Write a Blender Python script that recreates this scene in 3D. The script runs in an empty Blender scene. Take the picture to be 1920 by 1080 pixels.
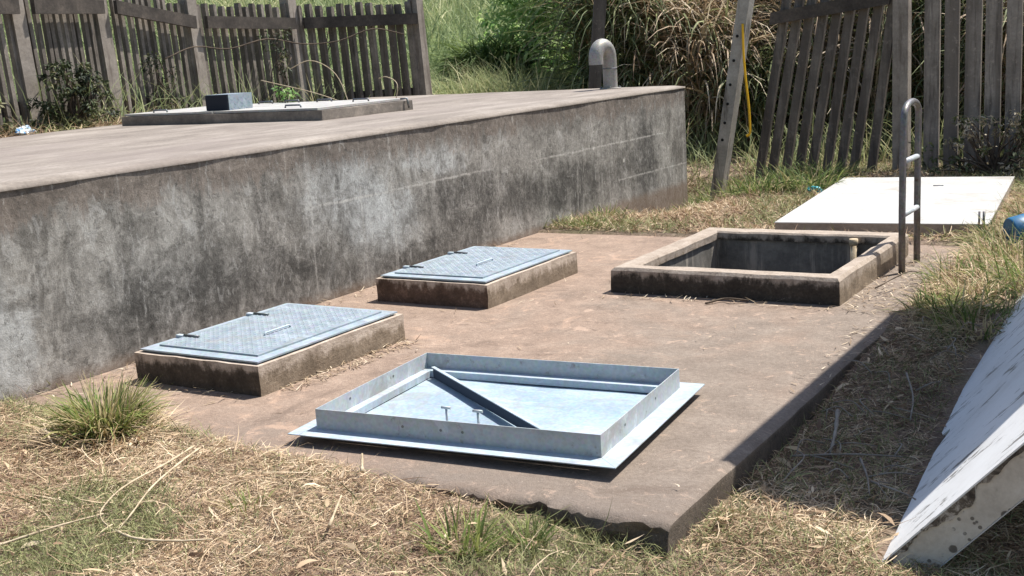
import bpy, bmesh, math, random
import numpy as np
from mathutils import Vector, Matrix

random.seed(7)
rng = np.random.default_rng(11)
scene = bpy.context.scene
col = scene.collection
rad = math.radians

# ------------------------------------------------------------------ helpers
def tag(o, label=None, cat=None, group=None, kind=None):
    if label: o['label'] = label
    if cat: o['category'] = cat
    if group: o['group'] = group
    if kind: o['kind'] = kind
    return o

def empty(name, loc, label, cat, group=None):
    o = bpy.data.objects.new(name, None)
    o.empty_display_size = .2
    o.location = loc
    col.objects.link(o)
    return tag(o, label, cat, group)

def wloc(p):
    v = Vector((0, 0, 0))
    while p is not None:
        v += p.location
        p = p.parent
    return v

def link(name, me, mat, parent=None):
    """me is authored in world space; shifted so that it sits right under its parent"""
    if mat is not None:
        me.materials.append(mat)
    o = bpy.data.objects.new(name, me)
    if parent is not None:
        me.transform(Matrix.Translation(-wloc(parent)))
        o.parent = parent
    col.objects.link(o)
    return o

def base_origin(o):
    """move the origin of a single-mesh thing to the base of its mesh"""
    co = np.empty(len(o.data.vertices) * 3, np.float32)
    o.data.vertices.foreach_get('co', co)
    co = co.reshape(-1, 3)
    c = (co.min(0) + co.max(0)) / 2
    c[2] = co[:, 2].min()
    c = Vector([float(t) for t in c])
    o.data.transform(Matrix.Translation(-c))
    o.location = c
    return o

class MB:
    """collects shapes; build() links them as ONE mesh object"""
    def __init__(s):
        s.bm = bmesh.new()
    def hexa(s, p):
        v = [s.bm.verts.new(q) for q in p]
        for f in ((3, 2, 1, 0), (4, 5, 6, 7), (0, 1, 5, 4), (1, 2, 6, 5), (2, 3, 7, 6), (3, 0, 4, 7)):
            s.bm.faces.new([v[i] for i in f])
        return v
    def box(s, x0, x1, y0, y1, z0, z1):
        return s.hexa([(x0, y0, z0), (x1, y0, z0), (x1, y1, z0), (x0, y1, z0),
                       (x0, y0, z1), (x1, y0, z1), (x1, y1, z1), (x0, y1, z1)])
    def xbox(s, M, x0, x1, y0, y1, z0, z1):
        return s.hexa([M @ Vector(p) for p in [(x0, y0, z0), (x1, y0, z0), (x1, y1, z0), (x0, y1, z0),
                       (x0, y0, z1), (x1, y0, z1), (x1, y1, z1), (x0, y1, z1)]])
    def tube(s, pts, r, n=10, caps=True):
        pts = [Vector(p) for p in pts]
        rs = r if isinstance(r, (list, tuple)) else [r] * len(pts)
        rings = []
        up = None
        for i, p in enumerate(pts):
            a = pts[max(i - 1, 0)]; b = pts[min(i + 1, len(pts) - 1)]
            d = (b - a).normalized()
            if up is None:
                up = Vector((0, 0, 1)) if abs(d.z) < .9 else Vector((1, 0, 0))
            sx = d.cross(up)
            if sx.length < 1e-4:
                sx = d.cross(Vector((1, .3, .2)))
            sx.normalize()
            up = sx.cross(d).normalized()
            rings.append([s.bm.verts.new(p + (sx * math.cos(2 * math.pi * k / n) + up * math.sin(2 * math.pi * k / n)) * rs[i]) for k in range(n)])
        for i in range(len(rings) - 1):
            for k in range(n):
                f = s.bm.faces.new([rings[i][k], rings[i][(k + 1) % n], rings[i + 1][(k + 1) % n], rings[i + 1][k]])
                f.smooth = True
        if caps:
            s.bm.faces.new(rings[0][::-1]); s.bm.faces.new(rings[-1])
        return rings
    def bevel(s, w, seg=2, angle=30):
        es = [e for e in s.bm.edges if len(e.link_faces) == 2 and e.calc_face_angle(0) > rad(angle)]
        bmesh.ops.bevel(s.bm, geom=es, offset=w, segments=seg, affect='EDGES', profile=.6)
        return s
    def rough(s, cut, amp, seed=0):
        """subdivide and wobble a little, so cast concrete is not ruler-straight"""
        from mathutils import noise
        bmesh.ops.subdivide_edges(s.bm, edges=list(s.bm.edges), cuts=cut, use_grid_fill=True)
        for v in s.bm.verts:
            n = noise.noise_vector(v.co * 6 + Vector((seed, 3, 1)))
            n2 = noise.noise_vector(v.co * 19 + Vector((seed, 9, 4)))
            v.co += n * amp + n2 * amp * .5
        return s
    def mesh(s, name):
        bmesh.ops.recalc_face_normals(s.bm, faces=list(s.bm.faces))
        me = bpy.data.meshes.new(name)
        s.bm.to_mesh(me); s.bm.free()
        return me
    def build(s, name, mat, parent=None):
        return link(name, s.mesh(name), mat, parent)

def sm(t):
    t = np.clip(t, 0, 1)
    return t * t * (3 - 2 * t)

_perm = np.random.default_rng(5).random((64, 64))
def vnoise(x, y, f=1.0, oct=3):
    x = np.asarray(x, float); y = np.asarray(y, float)
    r = np.zeros(np.broadcast(x, y).shape); a = .5; tot = 0
    for o in range(oct):
        X = x * f + 17.3 * o; Y = y * f + 9.1 * o
        xi = np.floor(X).astype(int); yi = np.floor(Y).astype(int)
        fx = X - xi; fy = Y - yi
        fx = fx * fx * (3 - 2 * fx); fy = fy * fy * (3 - 2 * fy)
        g = lambda i, j: _perm[i % 64, j % 64]
        r += a * ((g(xi, yi) * (1 - fx) + g(xi + 1, yi) * fx) * (1 - fy) + (g(xi, yi + 1) * (1 - fx) + g(xi + 1, yi + 1) * fx) * fy)
        tot += a; a *= .5; f *= 2
    return r / tot

def height(x, y):
    x = np.asarray(x, float); y = np.asarray(y, float)
    zf = -.002 - .105 * sm((x + 3.1) / 1.6) - .04 * sm((x + 1.75) / .5)
    t = sm((y - 4.6) / 2.4)
    z = zf * (1 - t) + .012 * t
    z = z + sm((x + 1.5) / 1.7) * sm((y - 5.0) / 3.3) * .42
    z = z + (1.04 - .32 * sm((y - 8) / 4.5)) * sm((-x - 5.35) / 4.05)
    z = z - .34 * sm((y - 9.3) / 2.4) * sm((-x - 4.1) / 1.0) * sm((14.2 - y) / 1.4) * sm((x + 6.2) / .6)
    r = np.sqrt(x * x + y * y)
    z = z + .125 * np.maximum(0, np.sqrt((np.maximum(r - 17, 0)) ** 2 + 9) - 3)
    near = sm((24 - r) / 8)
    z = z + (vnoise(x, y, 1.3, 3) - .5) * .03 * near + (vnoise(x, y, .05, 3) - .5) * 5 * sm((r - 25) / 60)
    return z

# ------------------------------------------------------------------ node materials
class N:
    def __init__(s, name):
        s.m = bpy.data.materials.new(name); s.m.use_nodes = True
        s.t = s.m.node_tree; s.t.nodes.clear()
        s.out = s.t.nodes.new('ShaderNodeOutputMaterial')
        s.pos = s.t.nodes.new('ShaderNodeNewGeometry').outputs['Position']
    def link(s, a, b):
        s.t.links.new(a, b)
    def setin(s, sock, v):
        if isinstance(v, bpy.types.NodeSocket): s.link(v, sock)
        elif v is not None:
            if sock.type == 'RGBA' and len(v) == 3: v = (*v, 1)
            sock.default_value = v
    def node(s, typ, ins=None, **kw):
        n = s.t.nodes.new(typ)
        for k, v in kw.items(): setattr(n, k, v)
        for k, v in (ins or {}).items(): s.setin(n.inputs[k], v)
        return n
    def mapping(s, scale=(1, 1, 1), loc=(0, 0, 0), vec=None, rot=(0, 0, 0)):
        return s.node('ShaderNodeMapping', {'Vector': vec or s.pos, 'Scale': scale, 'Location': loc, 'Rotation': rot}).outputs[0]
    def noise(s, scale, detail=5, rough=.6, dist=0, vec=None):
        return s.node('ShaderNodeTexNoise', {'Vector': vec or s.pos, 'Scale': scale, 'Detail': detail, 'Roughness': rough, 'Distortion': dist}).outputs[0]
    def voro(s, scale, vec=None, feature='F1', rnd=1.0):
        return s.node('ShaderNodeTexVoronoi', {'Vector': vec or s.pos, 'Scale': scale, 'Randomness': rnd}, feature=feature).outputs['Distance']
    def ramp(s, fac, stops, interp='LINEAR'):
        n = s.node('ShaderNodeValToRGB', {'Fac': fac}); r = n.color_ramp; r.interpolation = interp
        while len(r.elements) < len(stops): r.elements.new(.5)
        for e, (p, c) in zip(r.elements, stops):
            e.position = p
            e.color = (c, c, c, 1) if isinstance(c, (int, float)) else (*c, 1)
        return n.outputs[0]
    def rng(s, v, a, b, c=0., d=1., smooth=True):
        return s.node('ShaderNodeMapRange', {'Value': v, 'From Min': a, 'From Max': b, 'To Min': c, 'To Max': d},
                      interpolation_type='SMOOTHSTEP' if smooth else 'LINEAR').outputs[0]
    def math(s, op, a, b=None):
        n = s.node('ShaderNodeMath', operation=op)
        s.setin(n.inputs[0], a)
        if b is not None: s.setin(n.inputs[1], b)
        return n.outputs[0]
    def mix(s, f, a, b, mode='MIX'):
        n = s.node('ShaderNodeMix', data_type='RGBA', blend_type=mode)
        s.setin(n.inputs[0], f); s.setin(n.inputs[6], a); s.setin(n.inputs[7], b)
        return n.outputs[2]
    def bump(s, hgt, strength=.4, dist=.01):
        return s.node('ShaderNodeBump', {'Height': hgt, 'Strength': strength, 'Distance': dist}).outputs[0]
    def bsdf(s, color, rough=.9, metal=0., normal=None, spec=.3):
        b = s.node('ShaderNodeBsdfPrincipled', {'Base Color': color, 'Roughness': rough, 'Metallic': metal, 'Specular IOR Level': spec})
        if normal is not None: s.link(normal, b.inputs['Normal'])
        s.link(b.outputs[0], s.out.inputs[0])
        return s.m
    def sep(s):
        return s.node('ShaderNodeSeparateXYZ', {'Vector': s.pos}).outputs

def concrete(name, dark, mid, light, lo=.35, hi=.65, stain=None, scale=2.2, tone=None):
    k = N(name)
    n1 = k.noise(scale, 8, .65)
    n2 = k.noise(scale * 9, 6, .7)
    n3 = k.noise(70, 3, .7)
    f = k.math('ADD', k.math('MULTIPLY', n1, .6), k.math('ADD', k.math('MULTIPLY', n2, .28), k.math('MULTIPLY', n3, .12)))
    c = k.ramp(f, [(lo, dark), ((lo + hi) / 2, mid), (hi, light)])
    if stain:
        st = k.noise(1, 6, .7, vec=k.mapping((9, 9, 1.1)))
        c = k.mix(k.rng(st, .5, .68), c, stain)
    if tone:
        tn = k.noise(1, 2, .5, 0, k.mapping((7, 7, .12)))
        c = k.mix(k.rng(tn, .36, .62, 0, .75), c, tone)
        gr = k.noise(1, 6, .7, .2, k.mapping((40, 40, 2.2)))
        c = k.mix(k.math('MULTIPLY', k.rng(gr, .5, .66), .5), c, tuple(t * .45 for t in tone))
        c = k.mix(k.math('MULTIPLY', k.rng(k.noise(15, 8, .75), .57, .64), .5), c, tuple(min(1, t * 3.2) for t in tone))
    nb = k.math('ADD', k.math('MULTIPLY', n2, .5), k.math('MULTIPLY', n3, .5))
    return k.bsdf(c, .93, 0, k.bump(nb, .5, .008))

def blade_mat(name, stops, trans=.25, rough=.7):
    k = N(name)
    t = k.node('ShaderNodeAttribute', attribute_name='tint').outputs['Fac']
    c = k.ramp(t, stops)
    d = k.node('ShaderNodeBsdfPrincipled', {'Base Color': c, 'Roughness': rough, 'Specular IOR Level': .25})
    tr = k.node('ShaderNodeBsdfTranslucent', {'Color': c})
    mx = k.node('ShaderNodeMixShader', {0: trans})
    k.link(d.outputs[0], mx.inputs[1]); k.link(tr.outputs[0], mx.inputs[2]); k.link(mx.outputs[0], k.out.inputs[0])
    return k.m

def metal(name, c1, c2, rough=.45, met=.85, scale=8, bump=.15, spots=None, spec=.22):
    k = N(name)
    n = k.noise(scale, 6, .6); n2 = k.voro(60)
    f = k.math('ADD', k.math('MULTIPLY', n, .8), k.math('MULTIPLY', n2, .25))
    c = k.ramp(f, [(.35, c1), (.7, c2)])
    if spots:
        c = k.mix(k.rng(k.noise(scale * 2.3, 7, .7), .58, .7), c, spots)
    sp = k.node('ShaderNodeTexVoronoi', {'Vector': k.pos, 'Scale': 55}).outputs['Color']
    c = k.mix(.10, c, sp, 'SOFT_LIGHT')
    gr = k.math('MULTIPLY', k.rng(k.noise(3.3, 9, .75, .8, k.mapping((1, 1, 1), (5, 2, 8))), .54, .66), .38)
    c = k.mix(gr, c, (.24, .205, .165))
    wh = k.math('MULTIPLY', k.rng(k.noise(1, 8, .72, .7, k.mapping((2.5, 9, 4), (1, 2, 3))), .56, .64), .35)
    c = k.mix(wh, c, tuple(min(1, t * 1.5) for t in c2))
    r = k.rng(n, .3, .7, rough - .08, rough + .12)
    return k.bsdf(c, r, met, k.bump(k.noise(3.5, 3, .5), bump, .02), spec)

M = {}
# galvanised steel
M['galv'] = metal('galvanised_steel', (.33, .39, .43), (.43, .485, .525), .55, .08, 7, .10)
M['frame'] = metal('dull_blue_frame_steel', (.26, .315, .355), (.35, .40, .435), .5, .1, 9, .06)
M['pan'] = metal('bright_galvanised_sheet', (.27, .345, .40), (.40, .475, .52), .42, .12, 3, .35)
M['cover_white'] = metal('dusty_pale_cover_steel', (.36, .345, .315), (.46, .44, .41), .6, .2, 6, .05)
M['box_end'] = N('dark_box_end').bsdf((.012, .016, .026), .7)
M['galv_dull'] = metal('dull_galvanised_steel', (.34, .365, .375), (.44, .465, .475), .5, .10, 9, .1, (.27, .26, .245))
M['plate'] = metal('checker_plate_steel', (.225, .27, .305), (.30, .345, .375), .45, .15, 12, .05)
M['hinge'] = metal('dark_hinge_steel', (.13, .14, .15), (.20, .205, .215), .5, .7, 20, .05)
M['pipe'] = metal('weathered_pipe_steel', (.25, .235, .21), (.37, .35, .32), .55, .35, 6, .1, (.22, .18, .145))
M['ladder'] = metal('ladder_steel', (.13, .12, .115), (.22, .21, .21), .42, .5, 10, .1, (.10, .075, .06))
M['brace_shade'] = N('dark_blue_shade').bsdf((.028, .042, .065), .8)
M['void'] = N('bolt_hole_dark').bsdf((.012, .011, .010), .9)

# slab: reddish dusty concrete
k = N('dusty_slab_concrete')
x, y, z = k.sep()
n1 = k.noise(.8, 6, .6, .4); n2 = k.noise(5, 8, .72); n3 = k.noise(45, 4, .75); n4 = k.noise(1.7, 7, .7, .8)
n5 = k.noise(170, 3, .8)
f = k.math('ADD', k.math('ADD', k.math('MULTIPLY', n2, .42), k.math('MULTIPLY', n3, .36)), k.math('MULTIPLY', n5, .22))
warm = k.ramp(f, [(.34, (.165, .118, .09)), (.5, (.27, .195, .146)), (.66, (.39, .295, .226))])
grey = k.ramp(f, [(.34, (.122, .098, .078)), (.5, (.205, .168, .135)), (.66, (.30, .255, .21))])
g0 = k.math('ADD', n1, k.rng(x, -4.2, -1.6, -.16, .16, False))
c = k.mix(k.math('MULTIPLY', k.rng(g0, .38, .60), .8), warm, grey)
c = k.mix(k.math('MULTIPLY', k.rng(n4, .53, .68), .55), c, (.12, .085, .065))
c = k.mix(k.math('MULTIPLY', k.rng(k.noise(9, 9, .75, 1.2), .56, .66), .55), c, (.50, .36, .27))
edge = k.math('MULTIPLY', k.rng(y, 4.1, 3.4), k.rng(n2, .35, .6))
c = k.mix(k.math('MULTIPLY', edge, .6), c, (.15, .12, .10))
drift = k.math('MULTIPLY', k.rng(k.noise(2.6, 7, .75, 1.6, k.mapping((1, 1, 1), (4, 7, 0))), .54, .66), k.rng(x, -1.9, -4.0, 0, .7))
c = k.mix(drift, c, (.44, .30, .215))
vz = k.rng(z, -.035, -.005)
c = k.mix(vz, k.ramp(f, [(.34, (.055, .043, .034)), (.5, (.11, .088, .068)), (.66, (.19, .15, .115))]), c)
spk = k.rng(k.noise(95, 2, .6), .68, .76)
c = k.mix(k.math('MULTIPLY', spk, .55), c, (.07, .05, .035))
c = k.mix(k.math('MULTIPLY', k.rng(k.noise(38, 6, .8), .61, .66), .6), c, (.09, .066, .05))
c = k.mix(k.math('MULTIPLY', k.rng(k.noise(52, 5, .8, .5, k.mapping((1, 1, 1), (3, 3, 3))), .62, .67), .6), c, (.50, .41, .33))
M['slab'] = k.bsdf(c, .95, 0, k.bump(k.math('ADD', k.math('ADD', n3, n2), n5), .6, .008))

# tank roof: pinkish tan weathered screed
k = N('tank_roof_screed')
n2 = k.noise(1, 7, .7, .3, k.mapping((3.4, 1.1, 3))); n3 = k.noise(34, 5, .75); n1 = k.noise(.7, 5, .6)
f = k.math('ADD', k.math('MULTIPLY', n2, .65), k.math('MULTIPLY', n3, .35))
c = k.ramp(f, [(.34, (.132, .110, .092)), (.5, (.235, .20, .168)), (.66, (.35, .305, .264))])
c = k.mix(k.math('MULTIPLY', k.rng(n1, .48, .66), .6), c, (.20, .165, .145))
M['roof'] = k.bsdf(c, .95, 0, k.bump(n3, .4, .008))

# tank wall: mottled black-stained render with pale washed patches
k = N('stained_tank_wall')
x, y, z = k.sep()
wob = k.noise(1.6, 6, .65, .5)
wy = k.math('ADD', y, k.math('MULTIPLY', k.math('SUBTRACT', k.noise(2.2, 6, .7), .5), 1.5))
wz = k.math('ADD', z, k.math('MULTIPLY', k.math('SUBTRACT', k.noise(3.1, 6, .7, .4), .5), .55))
def blob(cy, cz, ry, rz):
    a = k.math('DIVIDE', k.math('SUBTRACT', wy, cy), ry); b = k.math('DIVIDE', k.math('SUBTRACT', wz, cz), rz)
    d = k.math('SQRT', k.math('ADD', k.math('MULTIPLY', a, a), k.math('MULTIPLY', b, b)))
    return k.rng(d, 1.25, .35)
streak = k.noise(1, 8, .72, .3, k.mapping((11, 11, 1.6)))
streak2 = k.noise(1, 6, .7, .2, k.mapping((34, 34, 4)))
fine = k.noise(28, 7, .82); mott = k.noise(6, 9, .8, .7)
f = k.math('ADD', k.math('ADD', k.math('MULTIPLY', streak, .17), k.math('MULTIPLY', mott, .36)), k.math('ADD', k.math('MULTIPLY', fine, .27), k.math('MULTIPLY', wob, .20)))
basec = k.ramp(f, [(.38, (.09, .082, .071)), (.46, (.20, .185, .161)), (.53, (.315, .295, .26)), (.61, (.47, .445, .40))])
darkc = k.ramp(f, [(.40, (.032, .030, .026)), (.50, (.082, .076, .067)), (.60, (.20, .187, .167))])
palec = k.ramp(f, [(.38, (.22, .217, .203)), (.49, (.37, .367, .345)), (.59, (.55, .547, .52))])
pt = k.noise(2.4, 12, .72, .9, k.mapping((1, 1, .75), (3, 1, 2)))
c = k.mix(k.math('MULTIPLY', k.rng(pt, .505, .545), .52), basec, k.ramp(f, [(.38, (.045, .041, .035)), (.5, (.115, .105, .09)), (.62, (.24, .222, .195))]))
pt2 = k.noise(5.5, 12, .74, .6, k.mapping((1, 1, .6), (8, 5, 2)))
c = k.mix(k.math('MULTIPLY', k.rng(pt2, .56, .60), .38), c, (.46, .445, .41))
for b in (blob(4.85, .30, .85, .30), blob(5.7, .25, .7, .22), blob(7.9, .42, .8, .28), blob(9.5, .32, 1.3, .25), blob(11.1, .45, .35, .5), blob(7.1, .12, 1.0, .16)):
    c = k.mix(k.math('MULTIPLY', b, k.rng(f, .64, .44, .45, .95)), c, darkc)
for b in (blob(6.35, .70, .55, .32), blob(6.75, .50, .35, .28), blob(3.4, .35, .42, .5), blob(7.5, .78, .4, .12)):
    c = k.mix(k.math('MULTIPLY', b, k.rng(f, .40, .56, .35, .95)), c, palec)
band = k.rng(k.math('ADD', z, k.math('MULTIPLY', k.math('SUBTRACT', k.math('ADD', k.math('MULTIPLY', streak, .5), k.math('MULTIPLY', mott, .5)), .5), 1.0)), .84, .96)
run = k.math('MULTIPLY', k.math('MULTIPLY', k.rng(k.noise(1, 4, .6, .15, k.mapping((5.5, 5.5, .28), (2, 5, 0))), .55, .68), k.rng(z, .1, .8)), k.rng(fine, .62, .4, .3, 1))
c = k.mix(k.math('MULTIPLY', run, .65), c, darkc)
c = k.mix(k.math('MULTIPLY', band, .88), c, k.ramp(f, [(.38, (.055, .045, .037)), (.50, (.145, .118, .096)), (.62, (.30, .25, .205))]))
def seam(z0, ya, yb, slope):
    zz = k.math('SUBTRACT', k.math('ADD', z, k.math('MULTIPLY', k.math('SUBTRACT', k.noise(6, 4, .6), .5), .03)), k.math('ADD', k.math('MULTIPLY', y, slope), z0))
    l = k.rng(k.math('ABSOLUTE', zz), .013, .003)
    w = k.math('MULTIPLY', k.rng(wy, ya - .2, ya + .2), k.rng(wy, yb + .2, yb - .2))
    return k.math('MULTIPLY', k.math('MULTIPLY', l, w), k.rng(fine, .36, .56))
for s_ in (seam(.655, 8.9, 11.6, -.003), seam(.36, 10.4, 12.2, -.0095), seam(.64, 6.0, 8.2, 0)):
    c = k.mix(k.math('MULTIPLY', s_, .6), c, (.52, .49, .44))
drip = k.math('MULTIPLY', k.rng(k.noise(1, 3, .5, .1, k.mapping((14, 14, .7), (3, 1, 0))), .66, .72), k.rng(fine, .3, .6))
c = k.mix(k.math('MULTIPLY', drip, .35), c, (.50, .47, .42))
pk = k.rng(k.voro(2.3, k.mapping((1, 1, 1), (.3, .2, .1))), .055, .03)
c = k.mix(k.math('MULTIPLY', pk, .7), c, (.60, .56, .5))
foot = k.math('MULTIPLY', k.rng(k.math('ADD', z, k.math('MULTIPLY', mott, .12)), .15, .05), .65)
bug = k.math('MULTIPLY', k.rng(k.noise(17, 10, .8, .4), .575, .61), .6)
c = k.mix(bug, c, (.05, .046, .04))
ptc = k.math('MULTIPLY', k.rng(k.noise(1, 9, .75, .3, k.mapping((16, 16, 6), (1, 7, 3))), .585, .62), .32)
c = k.mix(ptc, c, (.50, .48, .44))
c = k.mix(foot, c, (.20, .135, .09))
M['wall'] = k.bsdf(c, .95, 0, k.bump(k.math('ADD', fine, mott), .55, .012))

# hatch kerbs: tan tops, black lichen on the shaded faces
def curb_mat(name, tone, lift=1.0):
    k = N(name)
    x, y, z = k.sep()
    n2 = k.noise(9, 7, .7); n3 = k.noise(55, 4, .75); st = k.noise(1, 6, .7, 0, k.mapping((13, 13, 3)))
    f = k.math('ADD', k.math('MULTIPLY', n2, .6), k.math('MULTIPLY', n3, .4))
    c = k.ramp(f, [(.35, tuple(lift * t for t in (.22, .175, .135))), (.5, tuple(lift * t for t in (.33, .27, .215))), (.66, tuple(lift * t for t in (.43, .365, .30)))])
    g = k.node('ShaderNodeNewGeometry').outputs['Normal']
    nx, ny, nz = k.node('ShaderNodeSeparateXYZ', {'Vector': g}).outputs
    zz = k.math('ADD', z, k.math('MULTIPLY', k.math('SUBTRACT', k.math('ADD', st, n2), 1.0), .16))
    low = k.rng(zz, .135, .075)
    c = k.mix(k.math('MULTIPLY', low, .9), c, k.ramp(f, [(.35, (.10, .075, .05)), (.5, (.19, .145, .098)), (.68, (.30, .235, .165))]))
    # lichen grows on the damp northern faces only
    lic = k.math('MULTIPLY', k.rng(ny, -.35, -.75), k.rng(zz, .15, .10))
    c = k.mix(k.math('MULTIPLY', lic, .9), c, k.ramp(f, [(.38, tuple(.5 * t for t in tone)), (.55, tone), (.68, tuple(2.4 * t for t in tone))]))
    return k.bsdf(c, .95, 0, k.bump(k.math('ADD', n3, n2), .5, .008))
M['curb'] = curb_mat('stained_kerb_concrete', (.07, .055, .04), 1.3)
M['curb_brown'] = curb_mat('brown_kerb_concrete', (.12, .075, .052), 1.3)
M['curb_black'] = curb_mat('black_lichen_kerb_concrete', (.042, .035, .028))
M['tank_curb'] = concrete('tank_hatch_kerb_concrete', (.085, .075, .065), (.18, .155, .13), (.33, .28, .23))
M['pit'] = concrete('damp_pit_concrete', (.07, .064, .056), (.15, .138, .12), (.27, .245, .21), stain=(.33, .29, .24))
M['pale'] = concrete('brown_grey_pale_concrete', (.15, .128, .108), (.235, .203, .173), (.33, .29, .25), stain=(.09, .077, .066), scale=4, tone=(.12, .10, .083))
M['post'] = concrete('fence_post_concrete', (.15, .127, .105), (.25, .215, .18), (.36, .315, .265), stain=(.13, .105, .085), scale=3)
M['slat'] = concrete('fence_slat_concrete', (.10, .085, .072), (.21, .18, .15), (.33, .285, .24), stain=(.06, .05, .042), scale=4, tone=(.10, .083, .067))
M['slat_dark'] = concrete('aged_slat_concrete', (.085, .073, .061), (.15, .128, .107), (.24, .207, .173), stain=(.075, .06, .05), scale=4, tone=(.075, .062, .052))
M['rail'] = concrete('lichen_black_rail_concrete', (.03, .025, .021), (.065, .054, .045), (.13, .105, .085), scale=4)
M['pole'] = concrete('grey_pole_concrete', (.20, .18, .155), (.31, .285, .245), (.44, .40, .35), stain=(.10, .085, .07), scale=4)

# white painted panel skin with scuffs running along the panel
def panel_mat(name, scuffs):
    k = N(name)
    n = k.noise(2.2, 6, .65); n2 = k.noise(30, 4, .7)
    c = k.ramp(k.math('ADD', k.math('MULTIPLY', n, .7), k.math('MULTIPLY', n2, .3)), [(.3, (.64, .625, .59)), (.5, (.77, .76, .74)), (.7, (.82, .82, .805))] if scuffs else [(.3, (.42, .405, .375)), (.5, (.51, .50, .475)), (.7, (.56, .555, .535))])
    if scuffs:
        v = k.mapping((14, 2.4, 14), (0, 0, 0), None, (0, 0, rad(-8)))
        v2 = k.mapping((4, 15, 3.2), (.4, 2.2, 0))
        s1 = k.math('MULTIPLY', k.rng(k.noise(1, 6, .75, .4, v2), .56, .60), k.rng(k.noise(2.3, 4, .6), .44, .50))
        c = k.mix(k.math('MULTIPLY', s1, .85), c, (.10, .085, .065))
        s2 = k.rng(k.noise(17, 5, .8, .5), .66, .72)
        c = k.mix(k.math('MULTIPLY', s2, .6), c, (.22, .19, .15))
    else:
        s1 = k.rng(k.noise(1, 9, .75, 1.2, k.mapping((1.2, 2.4, 1))), .50, .66)
        c = k.mix(k.math('MULTIPLY', s1, .6), c, (.33, .29, .235))
        c = k.mix(k.math('MULTIPLY', k.rng(k.noise(11, 9, .8, .8), .585, .64), .6), c, (.24, .20, .155))
    return k.bsdf(c, .42, 0, k.bump(n, .06, .02), .4)
M['panel'] = panel_mat('white_panel_skin', True)
M['panel_flat'] = panel_mat('dusty_white_panel_skin', False)
k = N('mould_spotted_panel_edge')
n = k.noise(5, 6, .65); n2 = k.noise(40, 4, .7)
c = k.ramp(k.math('ADD', k.math('MULTIPLY', n, .7), k.math('MULTIPLY', n2, .3)), [(.35, (.42, .37, .31)), (.55, (.56, .51, .44)), (.7, (.64, .60, .54))])
d = k.voro(17, k.mapping((1, 1, 1), (.2, .6, .1)))
big = k.math('MULTIPLY', k.rng(k.math('ADD', d, k.math('MULTIPLY', n2, .12)), .34, .27), k.rng(k.noise(4.5, 4, .6), .42, .52))
d2 = k.voro(38)
c = k.mix(k.math('MULTIPLY', k.math('MULTIPLY', k.rng(d2, .30, .2), k.rng(k.noise(9, 3, .6), .52, .6)), .8), c, (.09, .075, .06))
c = k.mix(k.math('MULTIPLY', big, .85), c, (.075, .06, .048))
M['panel_edge'] = k.bsdf(c, .8, 0, k.bump(n2, .2, .005))
k = N('mouldy_panel_lip')
n = k.noise(16, 7, .75, .6)
c = k.ramp(n, [(.42, (.05, .04, .034)), (.52, (.14, .115, .09)), (.62, (.50, .45, .39))])
M['panel_mould'] = k.bsdf(c, .9)
M['panel_rim'] = concrete('dusty_panel_edge', (.20, .16, .12), (.32, .27, .215), (.45, .39, .32))

# ground
k = N('dry_ground')
n1 = k.noise(.9, 6, .65); n2 = k.noise(9, 8, .75); n3 = k.noise(70, 4, .8, .8)
f = k.math('ADD', k.math('MULTIPLY', n2, .5), k.math('MULTIPLY', n3, .5))
dry = k.ramp(f, [(.36, (.10, .066, .048)), (.5, (.235, .168, .122)), (.66, (.40, .31, .235))])
grn = k.ramp(f, [(.36, (.025, .028, .010)), (.5, (.075, .082, .03)), (.66, (.15, .145, .06))])
x, y, z = k.sep()
r = k.math('SQRT', k.math('ADD', k.math('MULTIPLY', x, x), k.math('MULTIPLY', y, y)))
far = k.rng(r, 17, 26)
gmix = k.math('MAXIMUM', k.math('MULTIPLY', k.rng(n1, .46, .64), .6), far)
field = k.ramp(k.math('ADD', k.math('MULTIPLY', k.noise(.25, 8, .7), .5), k.math('MULTIPLY', k.noise(2.6, 8, .75), .5)),
               [(.35, (.05, .075, .022)), (.5, (.105, .14, .042)), (.66, (.19, .21, .075))])
c = k.mix(far, k.mix(gmix, dry, grn), field)
M['ground'] = k.bsdf(c, .97, 0, k.bump(f, .7, .03))

STRAW = [(0, (.15, .085, .052)), (.18, (.35, .235, .145)), (.45, (.58, .435, .275)), (.62, (.74, .60, .42)), (.64, (.095, .105, .042)), (.82, (.215, .225, .09)), (1, (.40, .39, .19))]
M['straw'] = blade_mat('dry_mown_grass', STRAW, .15)
GREEN = [(0, (.03, .055, .018)), (.3, (.075, .12, .032)), (.6, (.16, .215, .06)), (.8, (.30, .33, .10)), (.83, (.36, .29, .14)), (1, (.52, .43, .25))]
M['green'] = blade_mat('green_grass', GREEN, .3)
FIELD = [(0, (.11, .15, .07)), (.4, (.20, .25, .11)), (.75, (.34, .38, .18)), (1, (.56, .52, .30))]
M['field'] = blade_mat('field_grass', FIELD, .3)
LEAF = [(0, (.03, .085, .028)), (.3, (.12, .26, .07)), (.65, (.27, .42, .12)), (1, (.45, .55, .22))]
M['leaf'] = blade_mat('green_leaves', LEAF, .55, .45)
DLEAF = [(0, (.012, .018, .010)), (.5, (.030, .042, .020)), (.8, (.065, .085, .032)), (1, (.16, .15, .07))]
M['dark_leaf'] = blade_mat('dark_leaves', DLEAF, .2, .6)
REED = [(0, (.075, .10, .045)), (.35, (.16, .19, .08)), (.55, (.31, .32, .15)), (.57, (.27, .18, .11)), (.8, (.48, .36, .235)), (1, (.66, .57, .41))]
M['reed'] = blade_mat('reed_leaves', REED, .25, .6)
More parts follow.
